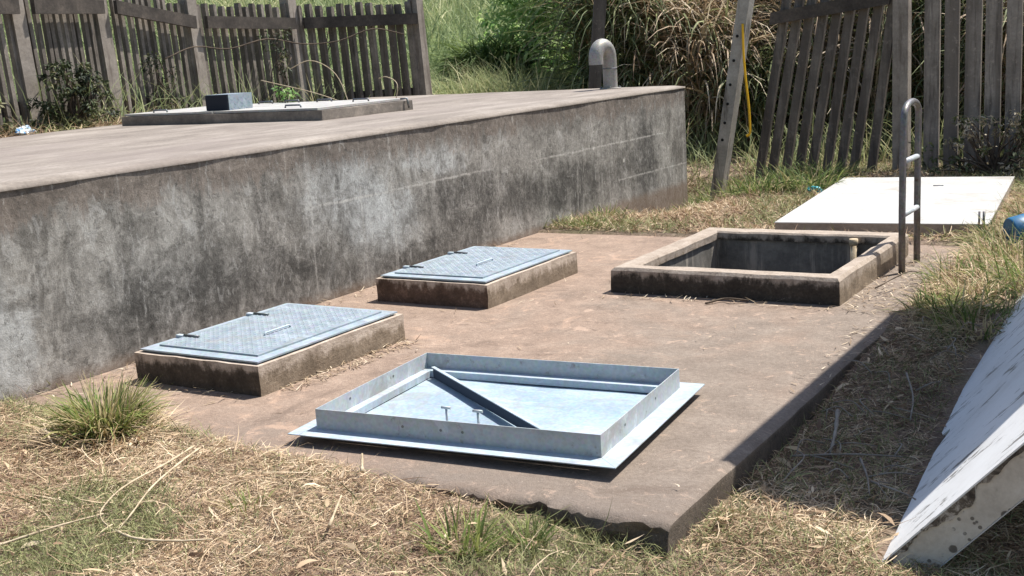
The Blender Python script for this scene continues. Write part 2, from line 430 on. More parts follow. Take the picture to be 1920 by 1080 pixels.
M['dry_leaf'] = blade_mat('half_dry_leaves', [(0, (.05, .065, .03)), (.35, (.11, .135, .06)), (.6, (.20, .215, .10)), (.75, (.34, .275, .175)), (1, (.52, .44, .31))], .3, .6)
M['bark'] = concrete('twig_bark', (.04, .03, .022), (.085, .062, .045), (.15, .115, .08), scale=9)
M['stalk'] = concrete('dry_straw_stalk', (.30, .225, .14), (.47, .375, .25), (.62, .52, .37), scale=12)
M['grey_stick'] = concrete('grey_dead_stick', (.15, .125, .10), (.25, .215, .175), (.36, .315, .26), scale=12)
k = N('blue_plastic'); M['blue'] = k.bsdf(k.ramp(k.noise(9), [(.3, (.012, .075, .17)), (.7, (.025, .14, .27))]), .45)
k = N('turquoise_plastic'); M['turq'] = k.bsdf(k.ramp(k.noise(14), [(.3, (.02, .22, .28)), (.7, (.05, .42, .48))]), .4)
k = N('blue_white_wrapper'); M['wrap'] = k.bsdf(k.ramp(k.noise(11, 3), [(.44, (.03, .20, .48)), (.5, (.55, .65, .72)), (.6, (.75, .77, .78))]), .4)
M['yellow'] = N('yellow_hose').bsdf((.72, .40, .015), .5)
k = N('painted_block_wall'); M['house'] = k.bsdf(k.ramp(k.noise(3), [(.3, (.42, .38, .32)), (.7, (.55, .51, .45))]), .9)
M['sheet'] = metal('roof_sheet_steel', (.35, .36, .36), (.5, .5, .5), .5, .6)
M['litter'] = blade_mat('dry_litter', [(0, (.10, .065, .04)), (.4, (.26, .18, .11)), (.75, (.48, .37, .24)), (1, (.66, .56, .42))], .05)

# ------------------------------------------------------------------ vectorised strips (blades and leaves)
def strips(P, az, el, L, Wd, curl, tint, segs=3, prof=None, azc=0, roll=None):
    P = np.asarray(P, float); n = len(P)
    br = lambda v: np.broadcast_to(np.asarray(v, float), (n,)).copy()
    az, el, L, Wd, curl, tint, azc = map(br, (az, el, L, Wd, curl, tint, azc))
    roll = br(0 if roll is None else roll)
    if prof is None:
        prof = [1 - .9 * (i / segs) ** 1.6 for i in range(segs + 1)]
    V = np.empty((n, segs + 1, 2, 3)); p = P.copy()
    for i in range(segs + 1):
        e = el - curl * (i / segs); a = az + azc * (i / segs)
        d = np.stack([np.cos(e) * np.cos(a), np.cos(e) * np.sin(a), np.sin(e)], 1)
        s = np.stack([-np.sin(a), np.cos(a), np.zeros(n)], 1)
        u = np.cross(s, d)
        w = s * np.cos(roll)[:, None] + u * np.sin(roll)[:, None]
        hw = (Wd * prof[i] / 2)[:, None]
        V[:, i, 0] = p - w * hw; V[:, i, 1] = p + w * hw
        p = p + d * (L / segs)[:, None]
    idx = np.arange(n * (segs + 1) * 2).reshape(n, segs + 1, 2)
    F = np.stack([idx[:, :-1, 0], idx[:, :-1, 1], idx[:, 1:, 1], idx[:, 1:, 0]], -1).reshape(-1, 4)
    T = np.repeat(tint, (segs + 1) * 2)
    return V.reshape(-1, 3), F, T

def strip_mesh(name, sets, mat, parent=None):
    Vs, Fs, Ts = [], [], []; o = 0
    for V, F, T in sets:
        Vs.append(V); Fs.append(F + o); Ts.append(T); o += len(V)
    V = np.concatenate(Vs).astype(np.float32); F = np.concatenate(Fs).astype(np.int32); T = np.concatenate(Ts).astype(np.float32)
    me = bpy.data.meshes.new(name)
    me.vertices.add(len(V)); me.vertices.foreach_set('co', V.ravel())
    me.loops.add(F.size); me.loops.foreach_set('vertex_index', F.ravel())
    me.polygons.add(len(F)); me.polygons.foreach_set('loop_start', np.arange(0, F.size, 4, dtype=np.int32))
    me.polygons.foreach_set('loop_total', np.full(len(F), 4, np.int32))
    a = me.attributes.new('tint', 'FLOAT', 'POINT'); a.data.foreach_set('value', T)
    me.update(calc_edges=True)
    return link(name, me, mat, parent)

def U(a, b, n): return rng.uniform(a, b, n)
def on_ground(x, y, dz=0): return np.stack([x, y, height(x, y) + dz], 1)
LEAFP = [.25, 1, .75, .05]

# ------------------------------------------------------------------ camera, sun, sky
cam_d = bpy.data.cameras.new('camera'); cam = bpy.data.objects.new('camera', cam_d); col.objects.link(cam)
cam_d.sensor_width = 36; cam_d.lens = 2244.7 / 1920 * 36; cam_d.clip_end = 3000; cam_d.clip_start = .05
YAW = .5567
pit, rol = rad(11.3692), rad(-3.5154)
Fv = np.array([0, math.cos(pit), -math.sin(pit)]); Rv = np.array([1., 0, 0]); Uv = np.cross(Rv, Fv)
R2 = Rv * math.cos(rol) + Uv * math.sin(rol); U2 = -Rv * math.sin(rol) + Uv * math.cos(rol)
cy, sy = math.cos(YAW), math.sin(YAW)
rz = lambda d: Vector((cy * d[0] - sy * d[1], sy * d[0] + cy * d[1], d[2]))
R3, U3, F3 = rz(R2), rz(U2), rz(Fv)
cam.matrix_world = Matrix(((R3.x, U3.x, -F3.x, 0), (R3.y, U3.y, -F3.y, 0), (R3.z, U3.z, -F3.z, 1.6), (0, 0, 0, 1)))
scene.camera = cam

SUN = Vector((.285, .485, 1)).normalized()
sl = bpy.data.lights.new('sun', 'SUN'); sl.energy = 5.0; sl.angle = rad(.55); sl.color = (1, .968, .92)
so = bpy.data.objects.new('sun', sl); col.objects.link(so)
so.rotation_euler = SUN.to_track_quat('Z', 'Y').to_euler(); so.location = (3, 2, 12)
w = bpy.data.worlds.new('World'); scene.world = w; w.use_nodes = True
nt = w.node_tree; bg = nt.nodes['Background']
sky = nt.nodes.new('ShaderNodeTexSky'); sky.sky_type = 'NISHITA'; sky.sun_disc = False
sky.sun_elevation = math.asin(SUN.z); sky.sun_rotation = math.atan2(SUN.x, SUN.y)
sky.air_density = 1.0; sky.dust_density = 1.2
nt.links.new(sky.outputs[0], bg.inputs[0]); bg.inputs[1].default_value = .102
scene.view_settings.view_transform = 'Standard'; scene.view_settings.look = 'None'
scene.view_settings.exposure = 0.72; scene.view_settings.gamma = 1

# ------------------------------------------------------------------ setting: ground, slab
PX0, PX1, PY0, PY1 = -3.335, -2.085, 6.935, 8.30      # pit opening
SX0, SX1, SY0, SY1 = -5.235, -1.60, 3.45, 8.96         # slab
TX0, TX1, TY0, TY1 = -9.43, -5.24, -3.0, 12.2          # tank
TZ = 1.0857

def axis(lo, hi, step, far):
    a = list(np.arange(lo, hi, step)); s = step; v = hi
    while v < far:
        a.append(v); s *= 1.12; v += s
    a.append(far); s = step; v = lo - step
    while v > -far:
        a.append(v); s *= 1.12; v -= s
    a.append(-far)
    return np.array(sorted(set(np.round(a, 4))))
gx = axis(-11, 2, .12, 700); gy = axis(1, 15, .12, 700)
GX, GY = np.meshgrid(gx, gy, indexing='ij'); GZ = height(GX, GY)
inslab = (GX > SX0 - .3) & (GX < SX1 - .06) & (GY > SY0 + .08) & (GY < SY1 - .08)
GZ = np.where(inslab, np.minimum(GZ, -.12), GZ)
V = np.stack([GX, GY, GZ], -1).reshape(-1, 3)
ni, nj = len(gx), len(gy)
I, J = np.meshgrid(np.arange(ni - 1), np.arange(nj - 1), indexing='ij')
cxm = (gx[:-1] + gx[1:])[:, None] / 2 + 0 * J; cym = (gy[:-1] + gy[1:])[None, :] / 2 + 0 * I
keep = ~((cxm > PX0 - .25) & (cxm < PX1 + .25) & (cym > PY0 - .25) & (cym < PY1 + .25))
q = np.stack([I * nj + J, (I + 1) * nj + J, (I + 1) * nj + J + 1, I * nj + J + 1], -1)[keep]
me = bpy.data.meshes.new('ground'); me.from_pydata(V.tolist(), [], q.reshape(-1, 4).tolist()); me.update()
for p in me.polygons: p.use_smooth = True
tag(link('ground', me, M['ground']), kind='structure')

# slab with a broken front edge and a hole for the pit
def lines(a, b, marks, step):
    pts = sorted([a, b] + marks); r = []
    for p0, p1 in zip(pts[:-1], pts[1:]):
        n = max(1, round((p1 - p0) / step)); r += [p0 + (p1 - p0) * i / n for i in range(n)]
    return r + [b]
xs = lines(SX0, SX1, [PX0 - .06, PX1 + .06], .055); xs = lines(SX0, SX1, [PX0 - .06, PX1 + .06], .03); ys = lines(SY0, SY1, [PY0 - .06, PY1 + .06, SY0 + .02, SY0 + .06], .055)
bm = bmesh.new(); gv = {}
chip = [0.] * len(xs); crng = random.Random(21); i = 0
while i < len(xs):
    w_ = crng.randint(1, 7); dpt = crng.choice([0, 0, .004, .008, .014, .024]) * (1.3 if xs[i] > -2.6 else .7)
    for q_ in range(i, min(i + w_, len(xs))): chip[q_] = dpt + crng.uniform(-.007, .007)
    i += w_
for i, xx in enumerate(xs):
    for j, yy in enumerate(ys):
        zz = (vnoise(xx, yy, 1.1, 3) - .5) * .010
        X, Y = xx, yy
        if j < 4:
            wgt = (1, .8, .5, .2)[j]
            brk = (vnoise(xx, 3., 1.4, 2) - .5) * .03 + chip[i]
            if xx > -1.72: brk += .012 * ((xx + 1.72) / .14) ** 2
            Y += brk * wgt
            zz -= (.016, .003, 0, 0)[j] * crng.uniform(.3, 1.6)
        if i > len(xs) - 3:
            wgt = 1 if i == len(xs) - 1 else .4
            X += (vnoise(yy, 4., 1.6, 3) - .5) * .045 * wgt
            if i == len(xs) - 1: zz -= .014
        gv[i, j] = bm.verts.new((X, Y, zz))
for i in range(len(xs) - 1):
    for j in range(len(ys) - 1):
        mx, my = (xs[i] + xs[i + 1]) / 2, (ys[j] + ys[j + 1]) / 2
        if PX0 - .06 < mx < PX1 + .06 and PY0 - .06 < my < PY1 + .06: continue
        bm.faces.new([gv[i, j], gv[i + 1, j], gv[i + 1, j + 1], gv[i, j + 1]]).smooth = True
bd = [e for e in bm.edges if e.is_boundary]
for e in bd: e.smooth = False
prev = bd
for dz, out in ((-.05, .0), (-.10, .012), (-.25, .0)):
    r = bmesh.ops.extrude_edge_only(bm, edges=prev)['geom']
    prev = [g for g in r if isinstance(g, bmesh.types.BMEdge) and g.is_boundary]
    for v_ in {v for e in prev for v in e.verts}:
        rr = float(vnoise(v_.co.x, v_.co.y + dz * 9, 9, 4)) - .5
        v_.co.z = dz + rr * .01
        if v_.co.y < SY0 + .35: v_.co.y += rr * .07 + crng.uniform(-.007, .007)
        elif v_.co.x > SX1 - .1: v_.co.x += rr * .02
bmesh.ops.recalc_face_normals(bm, faces=list(bm.faces))
me = bpy.data.meshes.new('concrete_slab'); bm.to_mesh(me); bm.free()
tag(link('concrete_slab', me, M['slab']), 'reddish brown concrete slab with a broken front edge under the hatches', kind='structure')

# ------------------------------------------------------------------ the concrete tank
tank = empty('concrete_tank', (-7.3, 6, 0), 'long stained concrete tank wall with a flat tan top along the left', 'tank')
m = MB(); m.box(TX0, TX1, TY0, TY1, -.4, TZ - .035); m.build('wall', M['wall'], tank)
bm = bmesh.new()
bmesh.ops.create_grid(bm, x_segments=50, y_segments=150, size=.5)
for v_ in bm.verts:
    X = TX0 - .004 + (v_.co.x + .5) * (TX1 - TX0 + .012); Y = TY0 - .004 + (v_.co.y + .5) * (TY1 - TY0 + .01)
    zz = TZ + (float(vnoise(X, Y, 1.2, 3)) - .5) * .012
    ex = min(TX1 + .008 - X, TY1 + .006 - Y)
    if ex < .01:
        zz -= .012 + .012 * float(vnoise(X + Y, 2., 5, 3)); X += (float(vnoise(Y, 5., 3, 3)) - .5) * .014
    v_.co = (X, Y, zz)
for f in bm.faces: f.smooth = True
bd = [e for e in bm.edges if e.is_boundary]
r = bmesh.ops.extrude_edge_only(bm, edges=bd)['geom']
for g in r:
    if isinstance(g, bmesh.types.BMVert): g.co.z = TZ - .034
bmesh.ops.recalc_face_normals(bm, faces=list(bm.faces))
me = bpy.data.meshes.new('roof'); bm.to_mesh(me); bm.free(); link('roof', me, M['roof'], tank)

# hatch on the tank top
def curb_ring(x0, x1, y0, y1, z0, z1, bev, seed, cut=6):
    m = MB(); m.box(x0, x1, y0, y1, z0, z1); m.bevel(bev, 2); m.rough(cut, .004, seed); return m
hx0, hx1, hy0, hy1 = -9.12, -6.66, 7.85, 9.15
tc = empty('hatch_kerb', (-7.9, 8.5, TZ), 'low grey concrete kerb of the big hatch on top of the tank', 'hatch kerb')
curb_ring(hx0, hx1, hy0, hy1, TZ - .01, TZ + .085, .012, 3).build('kerb', M['tank_curb'], tc)
tcv = empty('hatch_cover', (-7.9, 8.5, TZ + .085), 'wide pale steel double cover lying on the tank top kerb', 'hatch cover')
m = MB(); m.box(hx0 + .02, -7.955, hy0 + .02, hy1 - .04, TZ + .0895, TZ + .108); m.bevel(.003, 1); m.build('cover_plate', M['cover_white'], tcv)
m = MB(); m.box(-7.94, hx1 - .06, hy0 + .02, hy1 - .04, TZ + .0895, TZ + .108); m.bevel(.003, 1); m.build('cover_plate', M['cover_white'], tcv)
for (px, py) in ((-8.75, 8.0), (-8.3, 8.95), (-7.55, 8.95), (-6.95, 8.75), (-7.15, 8.05), (-8.0, 9.0)):
    m = MB(); zt = TZ + .108
    m.tube([(px - .09, py, zt - .002), (px - .085, py, zt + .022), (px + .085, py, zt + .022), (px + .09, py, zt - .002)], .009, 6); m.build('handle', M['hinge'], tcv)
m = MB(); m.tube([(-6.70, 9.02, TZ + .105), (-6.64, 9.04, TZ + .108), (-6.63, 9.05, TZ + .02)], .010, 6); m.build('clasp', M['hinge'], tcv)
vb = empty('vent_box', (-8.0, 8.1, TZ + .108), 'small checker plate box with dark end standing on the tank cover', 'box')
m = MB(); m.box(-8.12, -7.84, 7.98, 8.28, TZ + .1082, TZ + .25)
for a in range(6):
    for b in range(3):
        yy = 7.995 + a * .046; zz = TZ + .128 + b * .04; dz_ = .016 if (a + b) % 2 else -.016
        vs = [m.bm.verts.new((-7.8385, yy + q_[0], zz + q_[1] + q_[0] * dz_ / .03)) for q_ in ((0, 0), (.03, 0), (.03, .009), (0, .009))]
        m.bm.faces.new(vs)
m.build('casing', M['plate'], vb)
m = MB(); m.box(-8.116, -7.846, 7.968, 7.9795, TZ + .112, TZ + .246); m.build('dark_end', M['box_end'], vb)  # near-black plate covering the front end of the box

# gooseneck vent
gp = empty('vent_pipe', (-5.98, 11.9, TZ), 'grey gooseneck vent pipe bent over at the far end of the tank', 'pipe')
dirn = Vector((-.05, -.26, 0)).normalized(); b0 = Vector((-5.99, 11.92, TZ)); rb = .118; zc = TZ + .33
pts = [b0 + Vector((0, 0, .0)), b0 + Vector((0, 0, .15)), b0 + Vector((0, 0, .31))]
cc = Vector((b0.x, b0.y, zc)) + dirn * rb
for i in range(1, 13):
    a = math.pi * i / 12; pts.append(cc - dirn * rb * math.cos(a) + Vector((0, 0, rb * 1.15 * math.sin(a))))
pts.append(pts[-1] + Vector((0, 0, -.06)))
m = MB(); m.tube(pts, .079, 20, False)
inner = m.tube([pts[-1], pts[-1] + Vector((0, 0, .1))], .070, 20, False)
m.build('pipe_bend', M['pipe'], gp)
m = MB(); m.tube([b0 + Vector((0, 0, -.002)), b0 + Vector((0, 0, .012))], .12, 20); m.build('flange', M['pipe'], gp)
m = MB(); m.tube([b0 + Vector((0, 0, .215)), b0 + Vector((0, 0, .225))], .0825, 20); m.build('weld_seam', M['hinge'], gp)
for i in range(4):
    a = .4 + math.pi / 2 * i; p = b0 + Vector((math.cos(a) * .098, math.sin(a) * .098, .01))
    m = MB(); m.tube([p, p + Vector((0, 0, .016))], .011, 6); m.build('bolt', M['hinge'], gp)

# ------------------------------------------------------------------ hatches with steel covers
def to_ab(cx, cyy): return cx * cy - cyy * sy, cx * sy + cyy * cy     # camera-frame ground point -> slab frame
def steel_hatch(x0, y0, cmat, lab_c, lab_k, seed):
    W_, L_ = .828, 1.143; x1, y1 = x0 + W_, y0 + L_
    kz = .153
    kb = empty('hatch_kerb', ((x0 + x1) / 2, (y0 + y1) / 2, 0), lab_k, 'hatch kerb', 'low concrete kerbs carrying steel hatches')
    m = MB(); m.box(x0 - .022, x1 + .022, y0 - .022, y1 + .022, -.03, kz); m.bevel(.014, 2); m.rough(8, .005, seed); m.build('kerb', cmat, kb)
    cv = empty('hatch_cover', ((x0 + x1) / 2, (y0 + y1) / 2, kz), lab_c, 'hatch cover', 'closed steel hatch covers')
    fz = kz + .017; fw = .075
    m = MB()
    m.box(x0, x1, y0, y0 + fw, kz + .009, fz); m.box(x0, x1, y1 - fw, y1, kz + .009, fz)
    m.box(x0, x0 + fw, y0 + fw, y1 - fw, kz + .009, fz); m.box(x1 - fw, x1, y0 + fw, y1 - fw, kz + .009, fz)
    m.box(x0 + .02, x1 - .02, y0 + .02, y1 - .02, kz - .02, kz + .0085)
    m.build('frame', M['frame'], cv)
    # checker plate with raised lozenges
    px0, px1, py0, py1 = x0 + fw - .015, x1 - fw + .005, y0 + fw + .004, y1 - fw + .02
    pz = fz + .009
    m = MB(); m.box(px0, px1, py0, py1, fz - .004, pz)
    s = .034; nx = int((px1 - px0 - .02) / s); ny = int((py1 - py0 - .02) / s)
    for i in range(nx):
        for j in range(ny):
            cx_ = px0 + .02 + (i + .3) * s; cy_ = py0 + .02 + (j + .3) * s
            a = rad(45 if (i + j) % 2 else -45); ca, sa = math.cos(a), math.sin(a); lh, wh = .016, .0065
            P = [(cx_ + ca * u - sa * v_, cy_ + sa * u + ca * v_) for u, v_ in ((-lh, 0), (0, -wh), (lh, 0), (0, wh))]
            vs = [m.bm.verts.new((a_, b_, pz + .0002)) for a_, b_ in P]
            tp = m.bm.verts.new((cx_, cy_, pz + .0032))
            for q_ in range(4): m.bm.faces.new([vs[q_], vs[(q_ + 1) % 4], tp])
    m.build('checker_plate', M['plate'], cv)
    for yy in (y0 + .26, y0 + .80):
        m = MB(); m.tube([(px0 - .005, yy, pz + .0065), (px0 + .105, yy, pz + .0065)], .0065, 10); hg = m.build('hinge', M['hinge'], cv)
        m = MB(); m.box(px0 - .055, px0 - .008, yy - .014, yy + .014, fz - .002, pz + .007); m.bevel(.003, 1); m.build('hinge_tab', M['galv'], hg)
    hxx, hyy = x0 + W_ * .60, y0 + L_ * .36
    m = MB(); m.tube([(hxx, hyy, pz - .001), (hxx, hyy, pz + .010), (hxx, hyy + .010, pz + .014), (hxx, hyy + .190, pz + .014), (hxx, hyy + .2, pz + .010), (hxx, hyy + .2, pz - .001)], .0055, 8)
    m.build('handle', M['galv'], cv)

x1_, y1_ = to_ab(-1.964, 6.1081); x2_, y2_ = to_ab(-.8657, 7.8064)
steel_hatch(x1_, y1_, M['curb'], 'closed checker plate steel cover on the kerb nearer the dry grass tuft', 'stained concrete kerb nearest the dry grass tuft, under a steel cover', 1)
steel_hatch(x2_, y2_, M['curb_brown'], 'closed checker plate steel cover on the farther kerb beside the open pit', 'brown stained concrete kerb under the farther steel cover, left of the open pit', 2)

# ------------------------------------------------------------------ open pit
ox0, ox1, oy0, oy1 = -3.477, -1.985, 6.80, 8.47
pk = empty('pit_kerb', (-2.73, 7.63, 0), 'open square pit with a low blackened concrete kerb beside the ladder', 'pit')
bm = bmesh.new(); m = MB()
zt = .164
def ringquad(m, ix0, ix1, iy0, iy1, z, sx=0):
    return [m.bm.verts.new(p) for p in ((ix0, iy0, z), (ix1, iy0, z), (ix1, iy1, z), (ix0, iy1, z))]
r = [ringquad(m, ox0, ox1, oy0, oy1, -.04), ringquad(m, ox0 + .004, ox1 - .004, oy0 + .004, oy1 - .004, zt - .02), ringquad(m, ox0 + .02, ox1 - .02, oy0 + .02, oy1 - .02, zt),
     ringquad(m, PX0 - .012, PX1 + .012, PY0 - .012, PY1 + .012, zt), ringquad(m, PX0, PX1, PY0, PY1, zt - .012), ringquad(m, PX0, PX1, PY0, PY1, zt - .06)]
for a, b in zip(r[:-1], r[1:]):
    for i in range(4): m.bm.faces.new([a[i], a[(i + 1) % 4], b[(i + 1) % 4], b[i]])
m.rough(10, .005, 4); m.build('kerb', M['curb_black'], pk)
m = MB(); d0 = .014
r = [ringquad(m, PX0 - d0, PX1 + d0, PY0 - d0, PY1 + d0, zt - .055), ringquad(m, PX0 - d0, PX1 + d0, PY0 - d0, PY1 + d0, -1.5)]
for i in range(4): m.bm.faces.new([r[0][i], r[0][(i + 1) % 4], r[1][(i + 1) % 4], r[1][i]])
m.bm.faces.new(r[1])
me = m.mesh('pit_lining'); me.flip_normals(); link('pit_lining', me, M['pit'], pk)
pp = MB(); pp.tube([(-2.31, PY1 - .045, -.9), (-2.31, PY1 - .045, .14)], .022, 10); pp.tube([(-2.31, PY1 - .045, .10), (-2.31, PY1 - .045, .145)], .03, 10)
tag(base_origin(pp.build('pipe', M['stalk'])), 'thin pale upright pipe against the far inner wall of the open pit', 'pipe')

# ladder
ld = empty('ladder', (-1.883, 8.06, 0), 'dark steel ladder top with arched rails standing at the open pit', 'ladder')
ya, yb, lx = 7.85, 8.265, -1.883
pts = [(lx, ya, -.06), (lx, ya, .4), (lx + .005, ya + .005, .93)]
yc = (ya + yb) / 2; rr = (yb - ya) / 2
for i in range(1, 12):
    a = math.pi * i / 12; pts.append((lx + .008, yc - rr * math.cos(a) * .99, .95 + .145 * math.sin(a) ** .55))
pts += [(lx + .005, yb - .005, .93), (lx, yb, .4), (lx, yb, -.06)]
m = MB(); m.tube(pts, .022, 14); m.build('rail', M['ladder'], ld)
for zz in (.378, .722):
    m = MB(); m.tube([(lx + .002, ya + .018, zz), (lx + .002, yb - .018, zz)], .018, 12); m.build('rung', M['galv_dull'], ld)

# ------------------------------------------------------------------ upturned steel cover (tray)
tx, ty = to_ab(-.9903, 4.8767); ta = .0958
tr = empty('upturned_cover', (tx, ty, 0), 'galvanised steel tray shaped cover lying upside down on the slab', 'steel cover')
MT = Matrix.Translation((tx, ty, 0)) @ Matrix.Rotation(ta, 4, 'Z')
W3, L3, ins, z3, rh = 1.4866, 1.1386, .0895, .049, .0898
tk = .004
def flange_seg(m, p):
    vs = [MT @ Vector((a, b, z3 - tk)) for a, b in p] + [MT @ Vector((a, b, z3)) for a, b in p]
    m.hexa(vs)
g = .0015
m = MB()
i0 = ins + tk
flange_seg(m, [(0, 0), (W3, 0), (W3 - i0, i0), (i0, i0)])
flange_seg(m, [(W3, g), (W3, L3 - g), (W3 - i0, L3 - i0 - g), (W3 - i0, i0 + g)])
flange_seg(m, [(W3, L3), (0, L3), (i0, L3 - i0), (W3 - i0, L3 - i0)])
flange_seg(m, [(0, L3 - g), (0, g), (i0, i0 + g), (i0, L3 - i0 - g)])
m.build('flange', M['galv'], tr)
m = MB(); z0, z1 = z3 - .022, z3 + rh
def subwall(m, x0, x1, y0, y1): m.xbox(MT, x0, x1, y0, y1, z0, z1)
subwall(m, ins, W3 - ins, ins, ins + tk); subwall(m, ins, W3 - ins, L3 - ins - tk, L3 - ins)
subwall(m, ins, ins + tk, ins + tk + .0005, L3 - ins - tk - .0005); subwall(m, W3 - ins - tk, W3 - ins, ins + tk + .0005, L3 - ins - tk - .0005)
bmesh.ops.subdivide_edges(m.bm, edges=list(m.bm.edges), cuts=3, use_grid_fill=True)
for v_ in m.bm.verts:
    if v_.co.z > z1 - .001: v_.co.z += (float(vnoise(v_.co.x, v_.co.y, 3, 2)) - .5) * .004
m.build('rim', M['galv_dull'], tr)
# inner ledge angle along the back and left sides
m = MB(); lz = z3 + .012
m.xbox(MT, ins + tk + .002, W3 - ins - tk - .002, L3 - ins - tk - .052, L3 - ins - tk - .001, lz, lz + .004)
m.xbox(MT, ins + tk + .002, W3 - ins - tk - .002, L3 - ins - tk - .056, L3 - ins - tk - .0525, z3 - .016, lz + .004)
m.xbox(MT, ins + tk + .001, ins + tk + .042, ins + tk + .01, L3 - ins - tk - .058, lz, lz + .004)
m.xbox(MT, ins + tk + .0425, ins + tk + .046, ins + tk + .01, L3 - ins - tk - .058, z3 - .016, lz + .004)
m.build('ledge', M['galv'], tr)
# floor of the tray: slightly buckled sheet
bm = bmesh.new(); bmesh.ops.create_grid(bm, x_segments=40, y_segments=32, size=.5)
for v_ in bm.verts:
    a = ins + tk + .001 + (v_.co.x + .5) * (W3 - 2 * ins - 2 * tk - .002); b = ins + tk + .001 + (v_.co.y + .5) * (L3 - 2 * ins - 2 * tk - .002)
    zz = z3 - .020 + (float(vnoise(a, b, 2.6, 2)) - .5) * .012
    v_.co = MT @ Vector((a, b, zz))
for f in bm.faces: f.smooth = True
bmesh.ops.solidify(bm, geom=list(bm.faces), thickness=.003)
bmesh.ops.recalc_face_normals(bm, faces=list(bm.faces))
me = bpy.data.meshes.new('pan'); bm.to_mesh(me); bm.free(); link('pan', me, M['pan'], tr)
# diagonal stiffener, an angle bar from the back left corner towards the front right one
A0 = Vector((ins + .065, L3 - ins - .075, 0)); A1 = Vector((W3 * .82, ins + .03, 0)); dd = (A1 - A0); ln = dd.length; an = math.atan2(dd.y, dd.x)
MS = MT @ Matrix.Translation(A0) @ Matrix.Rotation(an, 4, 'Z')
m = MB(); m.xbox(MS, 0, ln, 0, .018, z3 + .036, z3 + .040); m.xbox(MS, 0, ln, .0145, .018, z3 - .014, z3 + .0355); st = m.build('stiffener', M['galv'], tr)
m = MB(); m.xbox(MS, .01, ln - .01, .004, .014, z3 - .014, z3 + .034); m.build('shade_strip', M['brace_shade'], st)  # dark strip paints the shade under the stiffener's top flange
# rests: short studs under the pan
for a, b in ((.25, .25), (W3 - .25, .25), (W3 - .25, L3 - .25), (.25, L3 - .25)):
    p = MT @ Vector((a, b, 0)); m = MB(); m.tube([p + Vector((0, 0, -.01)), p + Vector((0, 0, z3 - .026))], .02, 8); m.build('foot', M['hinge'], tr)
for a, b in ((.62, .285), (.775, .275)):
    p = MT @ Vector((a, b, 0)); m = MB(); m.tube([p + Vector((0, 0, z3 - .018)), p + Vector((0, 0, z3 + .075))], .0055, 10); bo = m.build('bolt', M['galv_dull'], tr)
    m = MB(); h0 = p + Vector((0, 0, z3 + .078)); du = MT.to_3x3() @ Vector((.022, 0, 0)); m.tube([h0 - du, h0 + du], .0065, 8); m.build('bolt_head', M['galv_dull'], bo)
SC = [(Vector((a, ins - .0015, z3 + .048)), Vector((0, .003, 0))) for a in (.52, .70, .80)]
for b in (.35, .72):
    SC.append((Vector((W3 - ins + .0015, b, z3 + .05)), Vector((-.003, 0, 0)))); SC.append((Vector((ins + tk + .0015, b, z3 + .06)), Vector((-.003, 0, 0))))
for p, d in SC:
    m = MB(); m.tube([MT @ p, MT @ (p + d)], .006, 8); m.build('screw', M['hinge'], tr)

# ------------------------------------------------------------------ white panels
fp = empty('white_panel', (-2.55, 10.6, 0), 'flat dusty white insulated panel lying on the grass behind the ladder', 'panel')
MF = Matrix.Translation((-3.17, 9.10, .022)) @ Matrix.Rotation(.094, 4, 'Z')
m = MB(); m.xbox(MF, 0, 1.58, 0, 2.88, -.03, .082); m.bevel(.006, 1); m.build('core', M['panel_rim'], fp)
m = MB(); m.xbox(MF, -.003, 1.583, -.003, 1.70, .0822, .090); m.xbox(MF, -.003, 1.583, 1.706, 2.883, .0822, .090); m.bevel(.002, 1); m.build('skin', M['panel_flat'], fp)
for q_ in (1.515, 1.545):
    m = MB(); P0 = MF @ Vector((q_, -.012, .03)); P1 = MF @ Vector((q_ + .004, -.012, .185)); m.tube([P0, P1], .008, 8); m.build('latch_rod', M['ladder'], fp)
m = MB(); m.tube([MF @ Vector((.93, 2.2, .092)), MF @ Vector((1.02, 2.2, .094))], .006, 6); m.build('handle', M['hinge'], fp)

T = rad(47.5); C0 = Vector((-.955, 3.72, -.13))
e1 = Vector((math.cos(T), .0, math.sin(T))); e2 = Vector((-.055, 1, .03)).normalized(); e1 = (e1 - e2 * e1.dot(e2)).normalized(); nn = e1.cross(e2).normalized()
if nn.z < 0: nn = -nn
lp = empty('leaning_panel', C0, 'scuffed white insulated panel tilted on its long edge at the right', 'panel')
PL, PW, PT = 4.6, 1.5, .125
def pan(s, t, d): return C0 + e1 * s + e2 * t + nn * d
# outline of the long low edge with a torn notch
lo = [(0, 0), (.0, .45), (.0, 1.02), (.02, 1.10), (.055, 1.19), (.05, 1.235), (-.012, 1.245), (-.014, 1.36), (-.012, 2.5), (-.01, PL)]
_l = []; prg = random.Random(4)
for (a, b) in zip(lo[:-1], lo[1:]):
    n_ = max(1, int((b[1] - a[1]) / .05))
    for q_ in range(n_):
        f_ = q_ / n_; _l.append((a[0] + (b[0] - a[0]) * f_ + (prg.uniform(-.002, .004) + (.012 if prg.random() < .07 else 0) if q_ or a[1] > 0 else 0), a[1] + (b[1] - a[1]) * f_))
lo = _l + [lo[-1]]
def panel_prism(m, inset, d0, d1, t0=0):
    top = [pan(s + inset, max(t, 0) + (t0 if t == 0 else 0), d1) for s, t in lo] + [pan(PW, PL, d1), pan(PW, t0, d1)]
    bot = [pan(s + inset, max(t, 0) + (t0 if t == 0 else 0), d0) for s, t in lo] + [pan(PW, PL, d0), pan(PW, t0, d0)]
    a = [m.bm.verts.new(p) for p in top]; b = [m.bm.verts.new(p) for p in bot]
    m.bm.faces.new(a); m.bm.faces.new(b[::-1])
    for i in range(len(a)):
        j = (i + 1) % len(a); m.bm.faces.new([a[i], b[i], b[j], a[j]])
